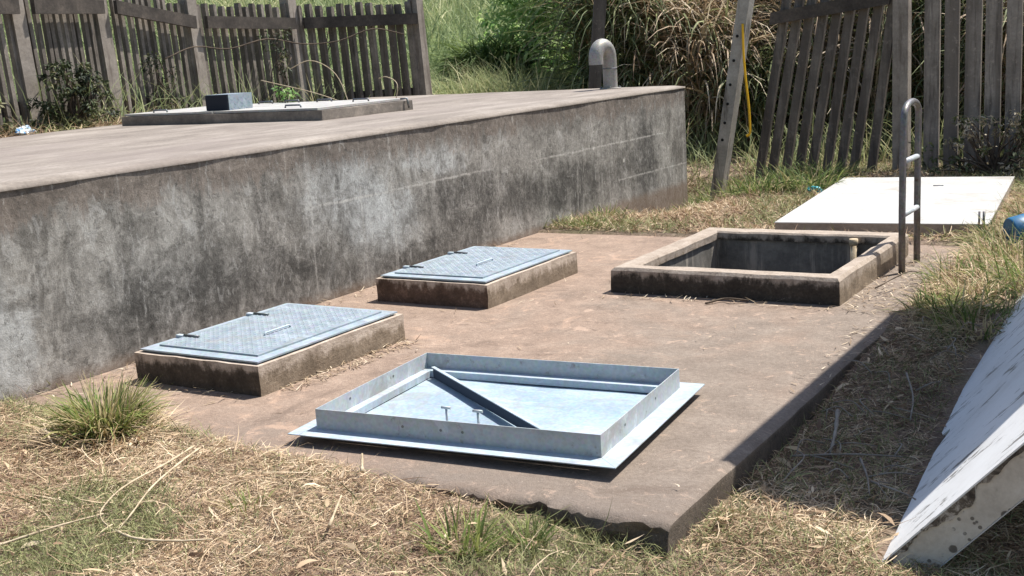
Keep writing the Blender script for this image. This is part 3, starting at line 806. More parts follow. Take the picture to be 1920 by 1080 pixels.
m = MB(); panel_prism(m, .004, -PT, -.006, .004); m.build('core', M['panel_edge'], lp)
m = MB(); panel_prism(m, 0, -.0055, 0); m.build('skin', M['panel'], lp)
m = MB(); panel_prism(m, .002, -PT - .004, -PT - .0005, .001); m.build('back_skin', M['panel_flat'], lp)
# mould eaten strip on the end, just under the skin: one long ragged lip
m = MB(); topl = []; botl = []
for i in range(160):
    q_ = i / 159; a = PW * .96 * q_
    wv = float(vnoise(a, 2.0, 9, 4)) - .42; w2 = .034 * max(0., wv * 3.2) * (1.35 if a < .55 else .75) + .002
    topl.append((a, -.0065)); botl.append((a, -.0068 - w2))
pts_ = topl + botl[::-1]
va = [[m.bm.verts.new(C0 + e1 * a + nn * d + e2 * o_) for a, d in pts_] for o_ in (-.0004, .007)]
n_ = len(topl)
for i in range(n_ - 1):
    m.bm.faces.new([va[0][i], va[0][i + 1], va[0][2 * n_ - 2 - i], va[0][2 * n_ - 1 - i]])
    m.bm.faces.new([va[0][2 * n_ - 1 - i], va[0][2 * n_ - 2 - i], va[1][2 * n_ - 2 - i], va[1][2 * n_ - 1 - i]])
m.build('mould_patch', M['panel_mould'], lp)

# ------------------------------------------------------------------ unseen house added outside the frame to throw the big shadow; the panel leans on it
hw = C0.x + e1.x * PW + .02
hh = 2.6
ph = empty('shadow_house', (1.4, 6.9, 0), 'unseen painted block house with a flat sheet roof, added to cast the big shadow', 'shadow caster')
rx0, ry0, ry1 = -1.65 + .285 * hh, 4.128 + .485 * hh, 6.75 + .485 * hh
m = MB(); m.box(hw + .02, 2.6, ry0 + .08, ry1 - .08, -.3, hh - .002); m.build('wall', M['house'], ph)
m = MB(); m.box(rx0, 2.9, ry0, ry1, hh, hh + .05); m.build('roof', M['sheet'], ph)
m = MB(); m.box(1.2, 2.0, ry0 + .055, ry0 + .078, -.05, 1.95); dr = m.build('door', M['ladder'], ph)
m = MB(); m.tube([(1.9, ry0 + .05, .95), (1.9, ry0 + .01, .95), (1.8, ry0 + .01, .95)], .012, 8); m.build('handle', M['galv_dull'], dr)

# ------------------------------------------------------------------ fences
def slat(m, b, t, du, dn, w_, th, chamf=True):
    """one pale from b to t; du along the fence, dn its facing"""
    up = (t - b); L_ = up.length; up.normalize()
    o = b; q_ = []
    for z_, ww in ((0, w_), (L_ - .035, w_), (L_, w_ * .62)):
        c_ = o + up * z_
        q_.append([m.bm.verts.new(c_ + du * a * ww / 2 + dn * d * th / 2) for a, d in ((-1, 1), (1, 1), (1, -1), (-1, -1))])
    for a, b_ in zip(q_[:-1], q_[1:]):
        for i in range(4): m.bm.faces.new([a[i], a[(i + 1) % 4], b_[(i + 1) % 4], b_[i]])
    m.bm.faces.new(q_[0][::-1]); m.bm.faces.new(q_[-1])

def camp(px, Yc):      # ground point at image column px (photo pixels) and distance Yc, in the slab frame
    return None
XD = Vector((1, 0, 0)); YD = Vector((0, 1, 0))
posts = [(-9.30, 13.10, 2.05, 2.42), (-10.20, 11.67, 2.06, 2.36), (-10.26, 10.05, 2.10, 2.36), (-10.20, 8.72, 2.27, 2.44), (-10.08, 7.62, 2.27, 2.42), (-9.98, 6.30, 2.27, 2.40), (-9.93, 4.90, 2.27, 2.40)]
lf = empty('palisade_fence', (-10.1, 9.5, .8), 'weathered concrete palisade fence behind the tank, overgrown in places', 'fence')
for i, (fx, fy, rz_, tz_) in enumerate(posts):
    gz_ = float(height(fx, fy))
    d = Vector((posts[min(i + 1, 6)][0] - posts[max(i - 1, 0)][0], posts[min(i + 1, 6)][1] - posts[max(i - 1, 0)][1], 0)).normalized()
    nrm = Vector((-d.y, d.x, 0))
    if nrm.dot(Vector((1, -.6, 0))) < 0: nrm = -nrm
    m = MB(); ww = .145 if i else .14
    slat(m, Vector((fx, fy, gz_ - .2)), Vector((fx - .06, fy - .04, tz_ + (.3 if i == 0 else .02))), YD, XD, ww, ww)
    m.bevel(.008, 1); m.build('post', M['post'], lf)
for i in range(6):
    p0, p1 = posts[i], posts[i + 1]
    a = Vector((p0[0], p0[1], 0)); b = Vector((p1[0], p1[1], 0)); d = (b - a); ln = d.length; d.normalize()
    nrm = Vector((-d.y, d.x, 0))
    if nrm.dot(Vector((1, -.6, 0))) < 0: nrm = -nrm
    m = MB(); n = 12; ml = MB()
    for k_ in range(n):
        t = (k_ + .9) / (n + .8)
        q_ = a.lerp(b, t); rz_ = p0[2] + (p1[2] - p0[2]) * t
        g_ = float(height(q_.x, q_.y)); jit = random.uniform(-.006, .006); lean = random.uniform(-.02, .02) - .035
        tp = rz_ + (.20 if i < 2 else .19 if i == 2 else .13) + random.uniform(-.025, .03)
        wy_, wx_ = (.055, .085) if i < 1 else (.048, .072) if i < 2 else (.042, .055)
        slat(m, q_ + Vector((0, 0, g_ - .05)) + d * jit, q_ + Vector((0, 0, tp)) + d * (jit + random.uniform(-.02, .02)) + Vector((-.05, -.03, 0)), YD, XD, wy_, wx_)
    m.build('slat_panel', M['slat'], lf)
    m = MB()
    for zz in (0, -.95):
        off = nrm * (.075 if zz == 0 else -.075)
        q0 = a + d * .09 + off; q1 = b - d * .09 + off
        du = d; hh_ = .085
        P = []
        for q_, r0 in ((q0, p0[2]), (q1, p1[2])):
            P.append([q_ + nrm * .03 + Vector((0, 0, r0 + zz - hh_)), q_ - nrm * .018 + Vector((0, 0, r0 + zz - hh_)), q_ - nrm * .018 + Vector((0, 0, r0 + zz + hh_ * .6)), q_ + nrm * .03 + Vector((0, 0, r0 + zz + hh_ * .6))])
        m.hexa(P[0] + P[1])
        m.build('rail', M['rail'], lf) if True else None
        m = MB()
    m.bm.free()

FB = 13.2
rf = empty('palisade_fence', (-4.1, FB, 0), 'leaning section of concrete palisade fence with pales tilted to the right', 'fence')
m = MB(); dx = Vector((1, 0, 0)); dn = Vector((0, -1, 0)); px_ = dx; pn_ = dn
bots = [-4.82, -4.67, -4.49, -4.32, -4.17, -4.00, -3.84, -3.70, -3.50]; tops = [-4.46, -4.31, -4.17, -4.02, -3.87, -3.73, -3.58, -3.43, -3.28]
for a, b in zip(bots, tops):
    q0 = Vector((a, FB + random.uniform(-.02, .02), float(height(a, FB)) - .05)); q1 = Vector((b, FB + .02, 1.735)); q1 = q1 + (q1 - q0) * .17
    slat(m, q0, q1, px_, pn_, .093, .07)
m.build('slat_panel', M['slat_dark'], rf)
m = MB(); m.hexa([Vector(p) for p in [(-4.60, FB - .085, 1.665), (-4.60, FB - .035, 1.665), (-4.58, FB - .035, 1.80), (-4.58, FB - .085, 1.80), (-3.29, FB - .085, 1.80), (-3.29, FB - .035, 1.80), (-3.27, FB - .035, 1.95), (-3.27, FB - .085, 1.95)]]); m.build('rail', M['rail'], rf)
m = MB(); slat(m, Vector((-3.175, FB, -.2)), Vector((-3.175, FB, 2.3)), px_, pn_, .16, .15); m.bevel(.008, 1); m.build('post', M['post'], rf)

sf = empty('palisade_fence', (-1.5, FB, 0), 'upright section of concrete palisade fence above the flat white panel', 'fence')
m = MB(); xx = -2.87
while xx < 2.0:
    slat(m, Vector((xx, FB + .02, float(height(xx, FB)) - .05)), Vector((xx + random.uniform(-.012, .012), FB + .02, 2.25 + random.uniform(-.03, .03))), px_, pn_, .148 + random.uniform(-.008, .008), .055)
    xx += .203 + random.uniform(-.008, .008)
m.build('slat_panel', M['pale'], sf)
m = MB(); m.box(-3.08, 2.0, FB - .055, FB - .012, 1.99, 2.12); m.build('rail', M['rail'], sf)
m = MB(); slat(m, Vector((-.8, FB + .14, -.2)), Vector((-.8, FB + .14, 2.3)), dx, dn, .165, .15); m.build('post', M['post'], sf)

# leaning pole with bolt holes, and the dark post behind the vent pipe
lpole = empty('concrete_post', (-4.83, 12.05, 0), 'leaning grey concrete post with a column of bolt holes', 'post')
A_, B_ = Vector((-4.881, 12.05, -.4)), Vector((-4.395, 12.05, 2.30))
m = MB(); slat(m, A_, B_, dx, dn, .125, .15); m.bevel(.008, 1); m.build('shaft', M['pole'], lpole)
ax = (B_ - A_).normalized()
for t in (.92, 1.10, 1.30, 1.50, 1.75, 2.0):
    c_ = A_ + ax * t + Vector((-.012, -.0745, 0)); m = MB(); m.tube([c_, c_ + Vector((0, -.004, 0))], .016, 10); m.build('bolt_hole', M['void'], lpole)  # raised near-black discs paint the dark inside of the holes
m = MB(); slat(m, Vector((-7.03, 13.36, .3)), Vector((-6.78, 13.42, 2.5)), Vector((.849, .528, 0)), Vector((.528, -.849, 0)), .15, .14); m.bevel(.008, 1)
tag(base_origin(m.build('concrete_post', M['slat_dark'])), 'dark leaning concrete post behind the gooseneck vent pipe', 'post')

def catmull(P, n=8):
    P = [Vector(p) for p in P]; Q = [P[0] * 2 - P[1]] + P + [P[-1] * 2 - P[-2]]; r = []
    for i in range(1, len(Q) - 2):
        for k_ in range(n):
            t = k_ / n; a, b, c_, d = Q[i - 1:i + 3]
            r.append(.5 * ((2 * b) + (c_ - a) * t + (2 * a - 5 * b + 4 * c_ - d) * t * t + (3 * b - a - 3 * c_ + d) * t ** 3))
    return r + [P[-1]]
m = MB(); m.tube(catmull([(-4.475, 11.965, 1.69), (-4.468, 11.955, 1.4), (-4.445, 11.94, 1.13), (-4.415, 11.93, .86), (-4.402, 11.92, .64), (-4.408, 11.92, .57), (-4.44, 11.92, .545)]), .0125, 8)
tag(base_origin(m.build('hose', M['yellow'])), 'thin yellow hose hanging from the leaning grey post', 'hose')

# ------------------------------------------------------------------ vegetation builders
def tuft(name, x, y, n, L, spread, tint, w_, label, cat, group=None, curl=(.5, 1.5), mat='green', rad_=.1, el=(.6, 1.5)):
    a = U(0, 2 * math.pi, n); r = rad_ * np.sqrt(U(0, 1, n))
    px = x + r * np.cos(a); py = y + r * np.sin(a)
    az = a + rng.normal(0, .6, n)
    e = U(el[0], el[1], n) * 1.0
    P = on_ground(px, py, -.01)
    if SX0 < x < SX1 and SY0 + .1 < y < SY1: P[:, 2] = -.005
    tt = np.clip(U(tint[0], tint[1], n), 0, 1); dryb = (U(0, 1, n) < .22) & (mat == 'green')
    tt = np.where(dryb, U(.84, 1, n), tt); e = np.where(dryb, e * U(.2, .9, n), e)
    s = strips(P, az, e, U(L * .3, L, n), U(w_ * .5, w_ * 1.2, n), U(curl[0], curl[1], n) * np.where(U(0, 1, n) < .12, 2.2, 1), tt, 4, azc=rng.normal(0, .3, n), roll=rng.normal(0, .5, n))
    o = base_origin(strip_mesh(name, [s], M[mat]))
    return tag(o, label, cat, group)

def leaf_cloud(centers, radii, per, size, tint, flat=.6):
    sets = []
    for (c_, r, n) in zip(centers, radii, per):
        d = rng.normal(0, 1, (n, 3)); d /= np.linalg.norm(d, axis=1)[:, None]
        rr = r * np.cbrt(U(.15, 1, n))
        P = np.asarray(c_) + d * rr[:, None] * np.array([1, 1, .85])
        az = np.arctan2(d[:, 1], d[:, 0]) + rng.normal(0, .9, n)
        el = U(-1.1, .4, n)
        base = U(tint[0], tint[1], 1)
        sets.append(strips(P, az, el, U(size * .6, size * 1.3, n), U(size * .28, size * .5, n), U(.1, .9, n), np.clip(base + rng.normal(0, .14, n), 0, 1), 3, LEAFP, roll=rng.normal(0, .6, n)))
    return sets

def bush(name, x, y, hgt, rx, ry, nclump, per, size, tint, mat, label, cat='shrub', zc=None, twigs=14, group=None, lowfrac=.05):
    gz_ = float(height(x, y))
    root = empty(name, (x, y, gz_), label, cat, group)
    cs, rs, ns = [], [], []
    for i in range(nclump):
        a = random.uniform(0, 2 * math.pi); t = random.uniform(lowfrac, 1); rr = math.sqrt(random.random()) * (1 - .55 * max(0, t - .45) / .55)
        cs.append((x + rx * rr * math.cos(a), y + ry * rr * math.sin(a), gz_ + hgt * t)); rs.append(random.uniform(.08, .17) * hgt * .75); ns.append(per)
    strip_mesh('foliage', leaf_cloud(cs, rs, ns, size, tint), M[mat], root)
    m = MB()
    for i in range(twigs):
        c_ = Vector(random.choice(cs)); b_ = Vector((x + random.uniform(-.15, .15) * rx, y + random.uniform(-.15, .15) * ry, gz_ - .03))
        mid = b_.lerp(c_, .5) + Vector((random.uniform(-.08, .08), random.uniform(-.08, .08), .08 * hgt))
        m.tube(catmull([b_, mid, c_], 4), [.012 * (1 - i_ / 9.) + .003 for i_ in range(9)], 5)
    m.build('stems', M['bark'], root)
    return root

# big bush and grass clump behind the tank's far end
bush('leafy_bush', -9.35, 16.35, 2.2, 1.15, .8, 230, 34, .11, (.4, 1.1), 'leaf', 'dense bright green leafy bush behind the far end of the tank', 'bush')
def arching(name, x, y, n, L, w_, tint, label, cat, mat='reed', rad_=.5, el=(1.0, 1.5), curl=(.8, 2.2), group=None, stems=0, segs=5):
    root = empty(name, (x, y, float(height(x, y))), label, cat, group)
    a = U(0, 2 * math.pi, n); r = rad_ * np.sqrt(U(0, 1, n)); px = x + r * np.cos(a); py = y + r * np.sin(a)
    P = on_ground(px, py, 0); P[:, 2] += U(0, 1, n) ** .75 * L * .8 * (1 if stems else .15)
    s = strips(P, U(0, 2 * math.pi, n), U(el[0], el[1], n), U(L * .35, L * .75, n), U(w_ * .6, w_ * 1.3, n), U(curl[0], curl[1], n), np.clip(U(tint[0], tint[1], n), 0, 1), segs, roll=rng.normal(0, .35, n))
    strip_mesh('leaves', [s], M[mat], root)
    if stems:
        k_ = stems; a = U(0, 2 * math.pi, k_); r = rad_ * np.sqrt(U(0, 1, k_)); P = on_ground(x + r * np.cos(a), y + r * np.sin(a), -.02)
        st = strips(P, U(0, 6.28, k_), U(1.25, 1.55, k_), U(L * .8, L * 1.35, k_), U(.014, .024, k_), U(0, .5, k_), np.clip(U(.55, 1, k_), 0, 1), 5, prof=[1, .95, .9, .8, .6, .3])
        strip_mesh('canes', [st], M[mat], root)
    return root
arching('grass_clump', -10.1, 16.15, 2600, 1.9, .03, (.15, .65), 'drooping blue green grass clump left of the leafy bush', 'grass clump', 'green', .45, (.9, 1.5), (1.2, 2.6))
# cane thicket: clumps one can tell apart
R_ = 'cane clumps behind the fence'
reeds = [(-7.55, 15.3, (.05, .6), 'tall green cane clump right of the dark leaning post', 2.1, .5),
         (-6.95, 15.6, (.40, .95), 'tall brown cane clump hanging over the corner of the tank', 2.0, .55),
         (-6.25, 15.5, (.45, 1.), 'tall dry cane clump with pale arching leaves beyond the tank corner', 1.9, .55),
         (-5.65, 15.5, (.0, .62), 'dark cane clump behind the leaning post', 1.35, .5),
         (-4.9, 16.3, (.35, 1.), 'brown cane clump behind the leftmost leaning fence pales', 1.9, .55),
         (-4.0, 16.4, (.25, .95), 'cane clump behind the leaning fence section', 2.0, .6),
         (-3.05, 16.2, (.0, .5), 'green cane clump behind the upright post of the leaning fence', 2.1, .55),
         (-2.2, 15.6, (.2, .9), 'cane clump behind the upright fence pales', 2.0, .6),
         (-1.4, 15.5, (.55, 1.), 'dry brown cane clump behind the rightmost fence pales', 2.0, .6)]
for (x, y, tn, lab, L_, r_) in reeds:
    arching('cane_clump', x, y, 2100, L_, .034, tn, lab, 'cane clump', 'reed', r_, (.5, 1.5), (.9, 2.8), R_, 45)
for (x, y) in ((-6.7, 17.6), (-5.9, 17.2), (-4.6, 17.2), (-3.0, 17.2), (-1.4, 17.2), (.4, 16.8), (-.4, 15.6)):
    arching('cane_clump', x, y, 1700, 2.7, .045, (.1, .95), 'tall cane clump in the back row of the thicket', 'cane clump', 'reed', .8, (.7, 1.5), (.8, 2.4), R_, 45)
# low dry bramble along the foot of the right fence
bush('dry_bush', -2.2, 12.86, .62, .75, .24, 60, 20, .055, (.1, 1.2), 'dry_leaf', 'half dry twiggy bush at the foot of the upright fence pales', 'shrub', twigs=46)
bush('dry_bush', -1.2, 12.75, .52, .7, .3, 50, 20, .055, (.1, 1.2), 'dry_leaf', 'half dry twiggy bush at the right border behind the flat white panel', 'shrub', twigs=30)
# shrubs between tank and left fence
bush('shrub', -9.85, 6.85, .58, .30, .3, 44, 50, .05, (.5, 1.2), 'dark_leaf', 'small green shrub at the left border in front of the fence', 'shrub', twigs=20)
bush('shrub', -9.80, 7.85, .66, .30, .42, 60, 46, .048, (.1, .9), 'dark_leaf', 'dark shrub in front of the fence beside the wrapper', 'shrub', twigs=30)
# creepers on the left fence
def creeper(x, y, z0, z1, w_, n, label, mat='dark_leaf'):
    root = empty('creeper', (x, y, z0), label, 'creeper')
    cs = []; rs = []; ns = []
    for i in range(n):
        t = random.random(); cs.append((x + random.uniform(-1, 1) * w_ * .35 + .05, y + random.uniform(-1, 1) * w_, z0 + (z1 - z0) * t)); rs.append(random.uniform(.04, .1)); ns.append(26)
    strip_mesh('foliage', leaf_cloud(cs, rs, ns, .04, (.1, .9)), M[mat], root)
    m = MB()
    for i in range(5):
        P = [(x + .07, y + random.uniform(-.1, .1), z0)]
        for s_ in range(3):
            P.append((x + .07 + random.uniform(-.02, .04), y + random.uniform(-w_, w_), z0 + (z1 - z0) * (s_ + 1) / 3 * random.uniform(.6, 1)))
        m.tube(catmull(P, 5), .007, 5)
    m.build('vine', M['bark'], root)
creeper(-10.18, 9.35, 1.0, 1.75, .16, 18, 'leafy creeper climbing the left fence behind the tank hatch corner')
creeper(-10.1, 11.15, .9, 1.95, .22, 26, 'leafy creeper climbing the fence behind the vent box')
creeper(-10.12, 12.05, 1.0, 2.0, .1, 5, 'sparse creeper on the fence post behind the tank')
m = MB()
P = []
for a, b, zz in ((-10.15, 9.4, 1.72), (-10.2, 9.9, 1.82), (-10.17, 10.4, 1.80), (-10.12, 11.0, 1.86), (-10.10, 11.6, 1.80), (-9.86, 12.0, 1.82), (-9.62, 12.4, 1.90), (-9.4, 12.75, 1.86)):
    P.append((a + .12, b - .08, zz + random.uniform(-.03, .03)))
m.tube(catmull(P, 4), .008, 5)
tag(base_origin(m.build('vine', M['bark'])), 'bare dark vine strung across the pales of the left fence', 'vine')
# dry stems arching over the tank hatch
for k_, (P, lab) in enumerate([([(-7.55, 9.35, TZ), (-7.75, 9.4, TZ + .35), (-8.05, 9.4, TZ + .5), (-8.3, 9.35, TZ + .43)], 'tall dry stem arching over the back of the tank hatch'),
                               ([(-7.35, 9.3, TZ), (-8.0, 9.35, TZ + .18), (-8.75, 9.4, TZ + .33)], 'slanting dry stem behind the tank hatch'),
                               ([(-7.1, 9.45, TZ), (-7.08, 9.5, TZ + .22), (-7.2, 9.5, TZ + .3), (-7.3, 9.5, TZ + .29)], 'short dry stem bent at the right end of the tank hatch')]):
    m = MB(); m.tube(catmull(P, 6), .0045, 5); tag(base_origin(m.build('dry_stalk', M['stalk'])), lab, 'stem', 'dry stems behind the tank hatch')
o_ = empty('weed', (-8.15, 9.1, TZ + .108), 'small green weed sprouting on the tank hatch cover', 'plant')
strip_mesh('foliage', leaf_cloud([(-8.15, 9.1, TZ + .17), (-8.1, 9.12, TZ + .22), (-8.22, 9.08, TZ + .24)], [.05, .05, .04], [22, 18, 14], .06, (.2, .6)), M['leaf'], o_)
m = MB(); m.tube([(-8.15, 9.1, TZ + .106), (-8.14, 9.1, TZ + .2)], .006, 5); m.build('stem', M['bark'], o_)

# tufts that stand out
def mixed_tuft(x, y, label):
    root = empty('grass_tuft', (x, y, float(height(x, y))), label, 'grass tuft')
    n = 1200; a = U(0, 6.283, n); r = .135 * np.sqrt(U(0, 1, n)); px = x + r * np.cos(a); py = y + r * np.sin(a)
    s = strips(on_ground(px, py, -.01), a + rng.normal(0, .5, n), U(.75, 1.52, n), U(.10, .31, n), U(.006, .014, n), U(.2, 2.0, n), np.where(U(0, 1, n) < .42, U(.84, 1, n), U(.5, .82, n)), 4, azc=rng.normal(0, .3, n), roll=rng.normal(0, .5, n))
    strip_mesh('blades', [s], M['green'], root)
    n = 700; a = U(0, 6.283, n); r = .22 * np.sqrt(U(0, 1, n)); px = x + .06 + r * np.cos(a); py = y - .05 + r * np.sin(a)
    s = strips(on_ground(px, py, 0), a + rng.normal(0, .8, n), U(.0, .8, n), U(.1, .3, n), U(.004, .009, n), U(.2, 1.2, n), U(.3, .62, n), 3, azc=rng.normal(0, .6, n))
    strip_mesh('dead_blades', [s], M['straw'], root)
mixed_tuft(-4.33, 3.42, 'large yellow green grass tuft at the left front corner of the slab')
tuft('grass_tuft', -2.22, 3.13, 130, .18, .1, (.55, .81), .012, 'small bright green grass tuft before the broken slab edge', 'grass tuft', None, (.1, .9), rad_=.10, el=(.5, 1.4))
tuft('grass_tuft', -2.03, 3.27, 65, .15, .1, (.5, .8), .011, 'second bright green sprout closest to the broken slab edge', 'grass tuft', None, (.1, .7), rad_=.05, el=(.8, 1.5))
tuft('grass_tuft', -3.05, 2.98, 60, .13, .1, (.5, .9), .007, 'thin pale green sprout in the dry grass left of the bright tuft', 'grass tuft', None, (.1, .9), rad_=.06)
G_ = 'grass tufts along the foot of the leaning fence'
for (x, y, s_, lab) in [(-4.98, 11.2, .7, 'weedy tuft at the foot of the tank wall near its far corner'), (-5.0, 12.35, 1.0, 'grass tuft just past the far corner of the tank'), (-4.45, 11.55, 1.0, 'green grass tuft at the foot of the leaning grey post'), (-4.1, 11.35, 1.1, 'dark green grass tuft right of the leaning post foot'),
                        (-3.7, 11.6, 1.2, 'tall green grass tuft beside the corner of the flat white panel'), (-4.75, 10.9, .7, 'low grass tuft between the tank corner and the leaning post'),
                        (-4.3, 12.5, 1.1, 'grass tuft under the leaning fence pales'), (-3.75, 12.5, 1.0, 'grass tuft under the right leaning fence pales')]:
    tuft('grass_tuft', x, y, int(330 * s_), .36 * s_, .2, (.1, .85), .013, lab, 'grass tuft', G_, (.4, 1.8), rad_=.26)
for (x, y, s_, lab) in [(-1.50, 7.55, .75, 'green blade tuft at the end of the shadow by the ladder'), (-1.25, 8.1, 1.0, 'grass tuft on the bank below the blue bucket'), (-1.15, 9.2, 1.2, 'tall grass tuft at the corner of the flat white panel'),
                        (-1.45, 9.0, .9, 'grass tuft in front of the flat white panel'), (-1.25, 10.4, 1.2, 'tall grass tuft over the right edge of the flat white panel'), (-.95, 7.2, 1., 'grass tuft above the leaning panel')]:
    tuft('grass_tuft', x, y, int(300 * s_), .36 * s_, .2, (.2, 1.1), .010, lab, 'grass tuft', 'grass tufts on the right bank', (.3, 1.9), rad_=.22 * s_)
for (x, y, s_, lab) in [(-1.38, 6.75, .8, 'shaded dry grass tuft just above the end of the slab shadow'), (-1.15, 6.5, .9, 'shaded grass tuft close to the top of the leaning panel'), (-1.2, 7.7, 1.05, 'half dry grass tuft between the ladder and the right border'), (-.95, 8.35, 1.1, 'grass tuft right beside the blue bucket'), (-1.4, 8.55, .8, 'pale grass tuft between the ladder and the blue bucket'), (-.9, 9.6, 1.2, 'long grass tuft at the right border above the blue bucket'), (-1.32, 7.0, .8, 'brownish tuft right of the dirt patch by the ladder')]:
    tuft('grass_tuft', x, y, int(380 * s_), .30 * s_, .2, (.25, 1.15), .010, lab, 'grass tuft', 'grass tufts on the right bank', (.4, 2.2), rad_=.26 * s_, el=(.4, 1.5))
for (x, y, lab) in [(-1.2, 7.25, 'matted dry grass heap at the top of the shaded bank'), (-1.3, 8.2, 'drooping straw clump just beyond the ladder foot on the bank'), (-1.0, 7.75, 'drooping straw clump at the right border above the leaning panel'), (-1.1, 9.0, 'drooping straw clump behind the blue bucket'), (-1.25, 9.9, 'dry grass heap lapping the right edge of the flat white panel')]:
    tuft('grass_heap', x, y, 520, .34, .2, (.1, .62), .007, lab, 'grass heap', 'dry grass heaps on the right bank', (1.0, 3.0), mat='straw', rad_=.3, el=(.3, 1.4))
tuft('weed', -5.08, 9.9, 240, .22, .2, (.3, .85), .012, 'green weeds at the foot of the tank wall behind the slab', 'plant', None, (.4, 1.6), rad_=.2)
tuft('weed', -4.9, 9.2, 160, .16, .2, (.4, .9), .011, 'low yellowish weeds at the back edge of the slab', 'plant', None, (.4, 1.6), rad_=.15)

# ------------------------------------------------------------------ ground cover (stuff)
def in_slab(x, y, mgn=0): return (x > SX0 - 3) & (x < SX1 - mgn) & (y > SY0 + mgn * 1.0) & (y < SY1 - mgn)
def straw(x0, x1, y0, y1, dens, Lr, wr, greenfac=1., flat=.45):
    n = int((x1 - x0) * (y1 - y0) * dens); x = U(x0, x1, n); y = U(y0, y1, n)
    edge = .02 + .09 * vnoise(x, y, 3.1, 2)
    ok = ~in_slab(x, y, 0) | (in_slab(x, y, 0) & ~in_slab(x, y, 0.0) )
    onl = (x > SX0) & (x < SX1 + .02) & (y > SY0 - .01) & (y < SY1)
    # a little straw spills over the left part of the front edge
    spill = (x < -2.9) & (y < SY0 + .10 * vnoise(x, x * 0, 2.3, 3) + .10 * sm((-3.3 - x) / 1.0))
    ok = (~onl) | spill
    ok &= ~((x < TX1) & (y < TY1) & (x > TX0))
    fx_ = (x + 3.17) * math.cos(.094) + (y - 9.10) * math.sin(.094); fy_ = -(x + 3.17) * math.sin(.094) + (y - 9.10) * math.cos(.094)
    ok &= ~((fx_ > -.04) & (fx_ < 1.56) & (fy_ > -.10) & (fy_ < 2.92))
    pl_ = x - (C0.x - .055 * (y - C0.y)); ok &= ~((pl_ > -.045) & (pl_ < .10) & (y > 3.68))
    ok &= ~((y > 13.55) & (U(0, 1, n) < .75))
    x, y = x[ok], y[ok]; n = len(x)
    g = vnoise(x + 40, y, .9, 4); v = vnoise(x, y + 30, 2.2, 3)
    isg = U(0, 1, n) < np.clip((g - .46) * 5.0, .06, .72) * greenfac * np.where((y < 4.2), 1 - .6 * sm((x + 2.2) / .9), 1)
    t = np.where(isg, U(.65, 1, n), np.clip(.0 + .58 * U(0, 1, n) + (v - .5) * .55, 0, .62))
    P = on_ground(x, y, U(-.005, .03, n)); P[:, 2] = np.where((y > SY0) & (x > SX0) & (x < SX1) & (y < SY1), np.maximum(P[:, 2], .004), P[:, 2])
    el = np.where(isg, U(.2, 1.1, n), np.abs(rng.normal(0, flat, n)))
    return strips(P, U(0, 6.283, n), el, U(*Lr, n) * (1 + .4 * (v - .5)), U(*wr, n), U(-.2, 1.2, n), t, 3, azc=rng.normal(0, .8, n), roll=rng.normal(0, .6, n))
def dead_leaves(x0, x1, y0, y1, n):
    x = U(x0, x1, n); y = U(y0, y1, n); ok = ~((x > SX0) & (x < SX1 + .02) & (y > SY0) & (y < SY1)); x, y = x[ok], y[ok]; n = len(x)
    return strips(on_ground(x, y, U(.01, .04, n)), U(0, 6.283, n), U(-.3, .6, n), U(.03, .10, n), U(.008, .02, n), U(-.5, 1.2, n), U(.0, .62, n), 3, LEAFP, azc=rng.normal(0, .6, n), roll=rng.normal(0, .7, n))
o = strip_mesh('dry_grass', [dead_leaves(-5.3, .6, 1.5, 3.9, 900), dead_leaves(-1.62, .3, 3.6, 7.2, 500),straw(-5.3, .6, 1.5, 3.9, 14000, (.015, .075), (.0018, .0036), 1.7, .22),
                             straw(-5.3, .6, 1.5, 3.9, 500, (.1, .2), (.003, .005), .2, .25),
                             straw(-1.62, .6, 3.6, 7.2, 8000, (.02, .11), (.0022, .0044), .35, .28),
                             straw(-1.62, 1.0, 7.0, 12.8, 2300, (.05, .2), (.004, .008), .8, .5),
                             straw(-5.25, -1.4, 8.97, 14.2, 2400, (.04, .16), (.005, .009), .8, .45),
                             straw(-7.5, -4.4, 11.6, 14.6, 1500, (.08, .28), (.006, .011), 1.6, .7),
                             straw(-10.4, -9.45, 4, 13, 900, (.08, .25), (.006, .01), 1.2, .6)], M['straw'])
tag(o, 'dry mown grass around the slab', 'grass', kind='stuff')

def fieldgrass(n, r0, r1, a0, a1, Lr, w0):
    r = np.sqrt(U(r0 ** 2, r1 ** 2, n)); a = U(a0, a1, n); x = r * np.cos(a); y = r * np.sin(a)
    ok = (x < -9.6) | (y > 13.6); x, y, r = x[ok], y[ok], r[ok]; n = len(x)
    v = vnoise(x, y, .35, 3)
    return strips(on_ground(x, y, -.02), U(0, 6.283, n), U(.7, 1.5, n), U(*Lr, n) * (.6 + .8 * v), w0 * r / 18 * U(.6, 1.3, n), U(.2, 1.6, n), np.clip(v + rng.normal(0, .22, n), 0, 1), 3, roll=rng.normal(0, .5, n))
a0, a1 = rad(90 - 2), rad(90 + 62)
o = strip_mesh('field_grass', [fieldgrass(26000, 12.5, 22, rad(92), rad(162), (.25, .8), .016), fieldgrass(26000, 22, 45, rad(100), rad(160), (.4, 1.0), .02), fieldgrass(22000, 45, 110, rad(104), rad(158), (.6, 1.3), .02)], M['field'])
tag(o, 'lush green grass field rising behind the fence', 'grass', kind='stuff')
tuft('grass_clump', -9.0, 15.2, 1400, 1.0, .3, (.55, 1.), .013, 'tall yellow grass stand before the leafy bush', 'grass clump', None, (.3, 1.6), mat='field', rad_=.75, el=(.9, 1.5))
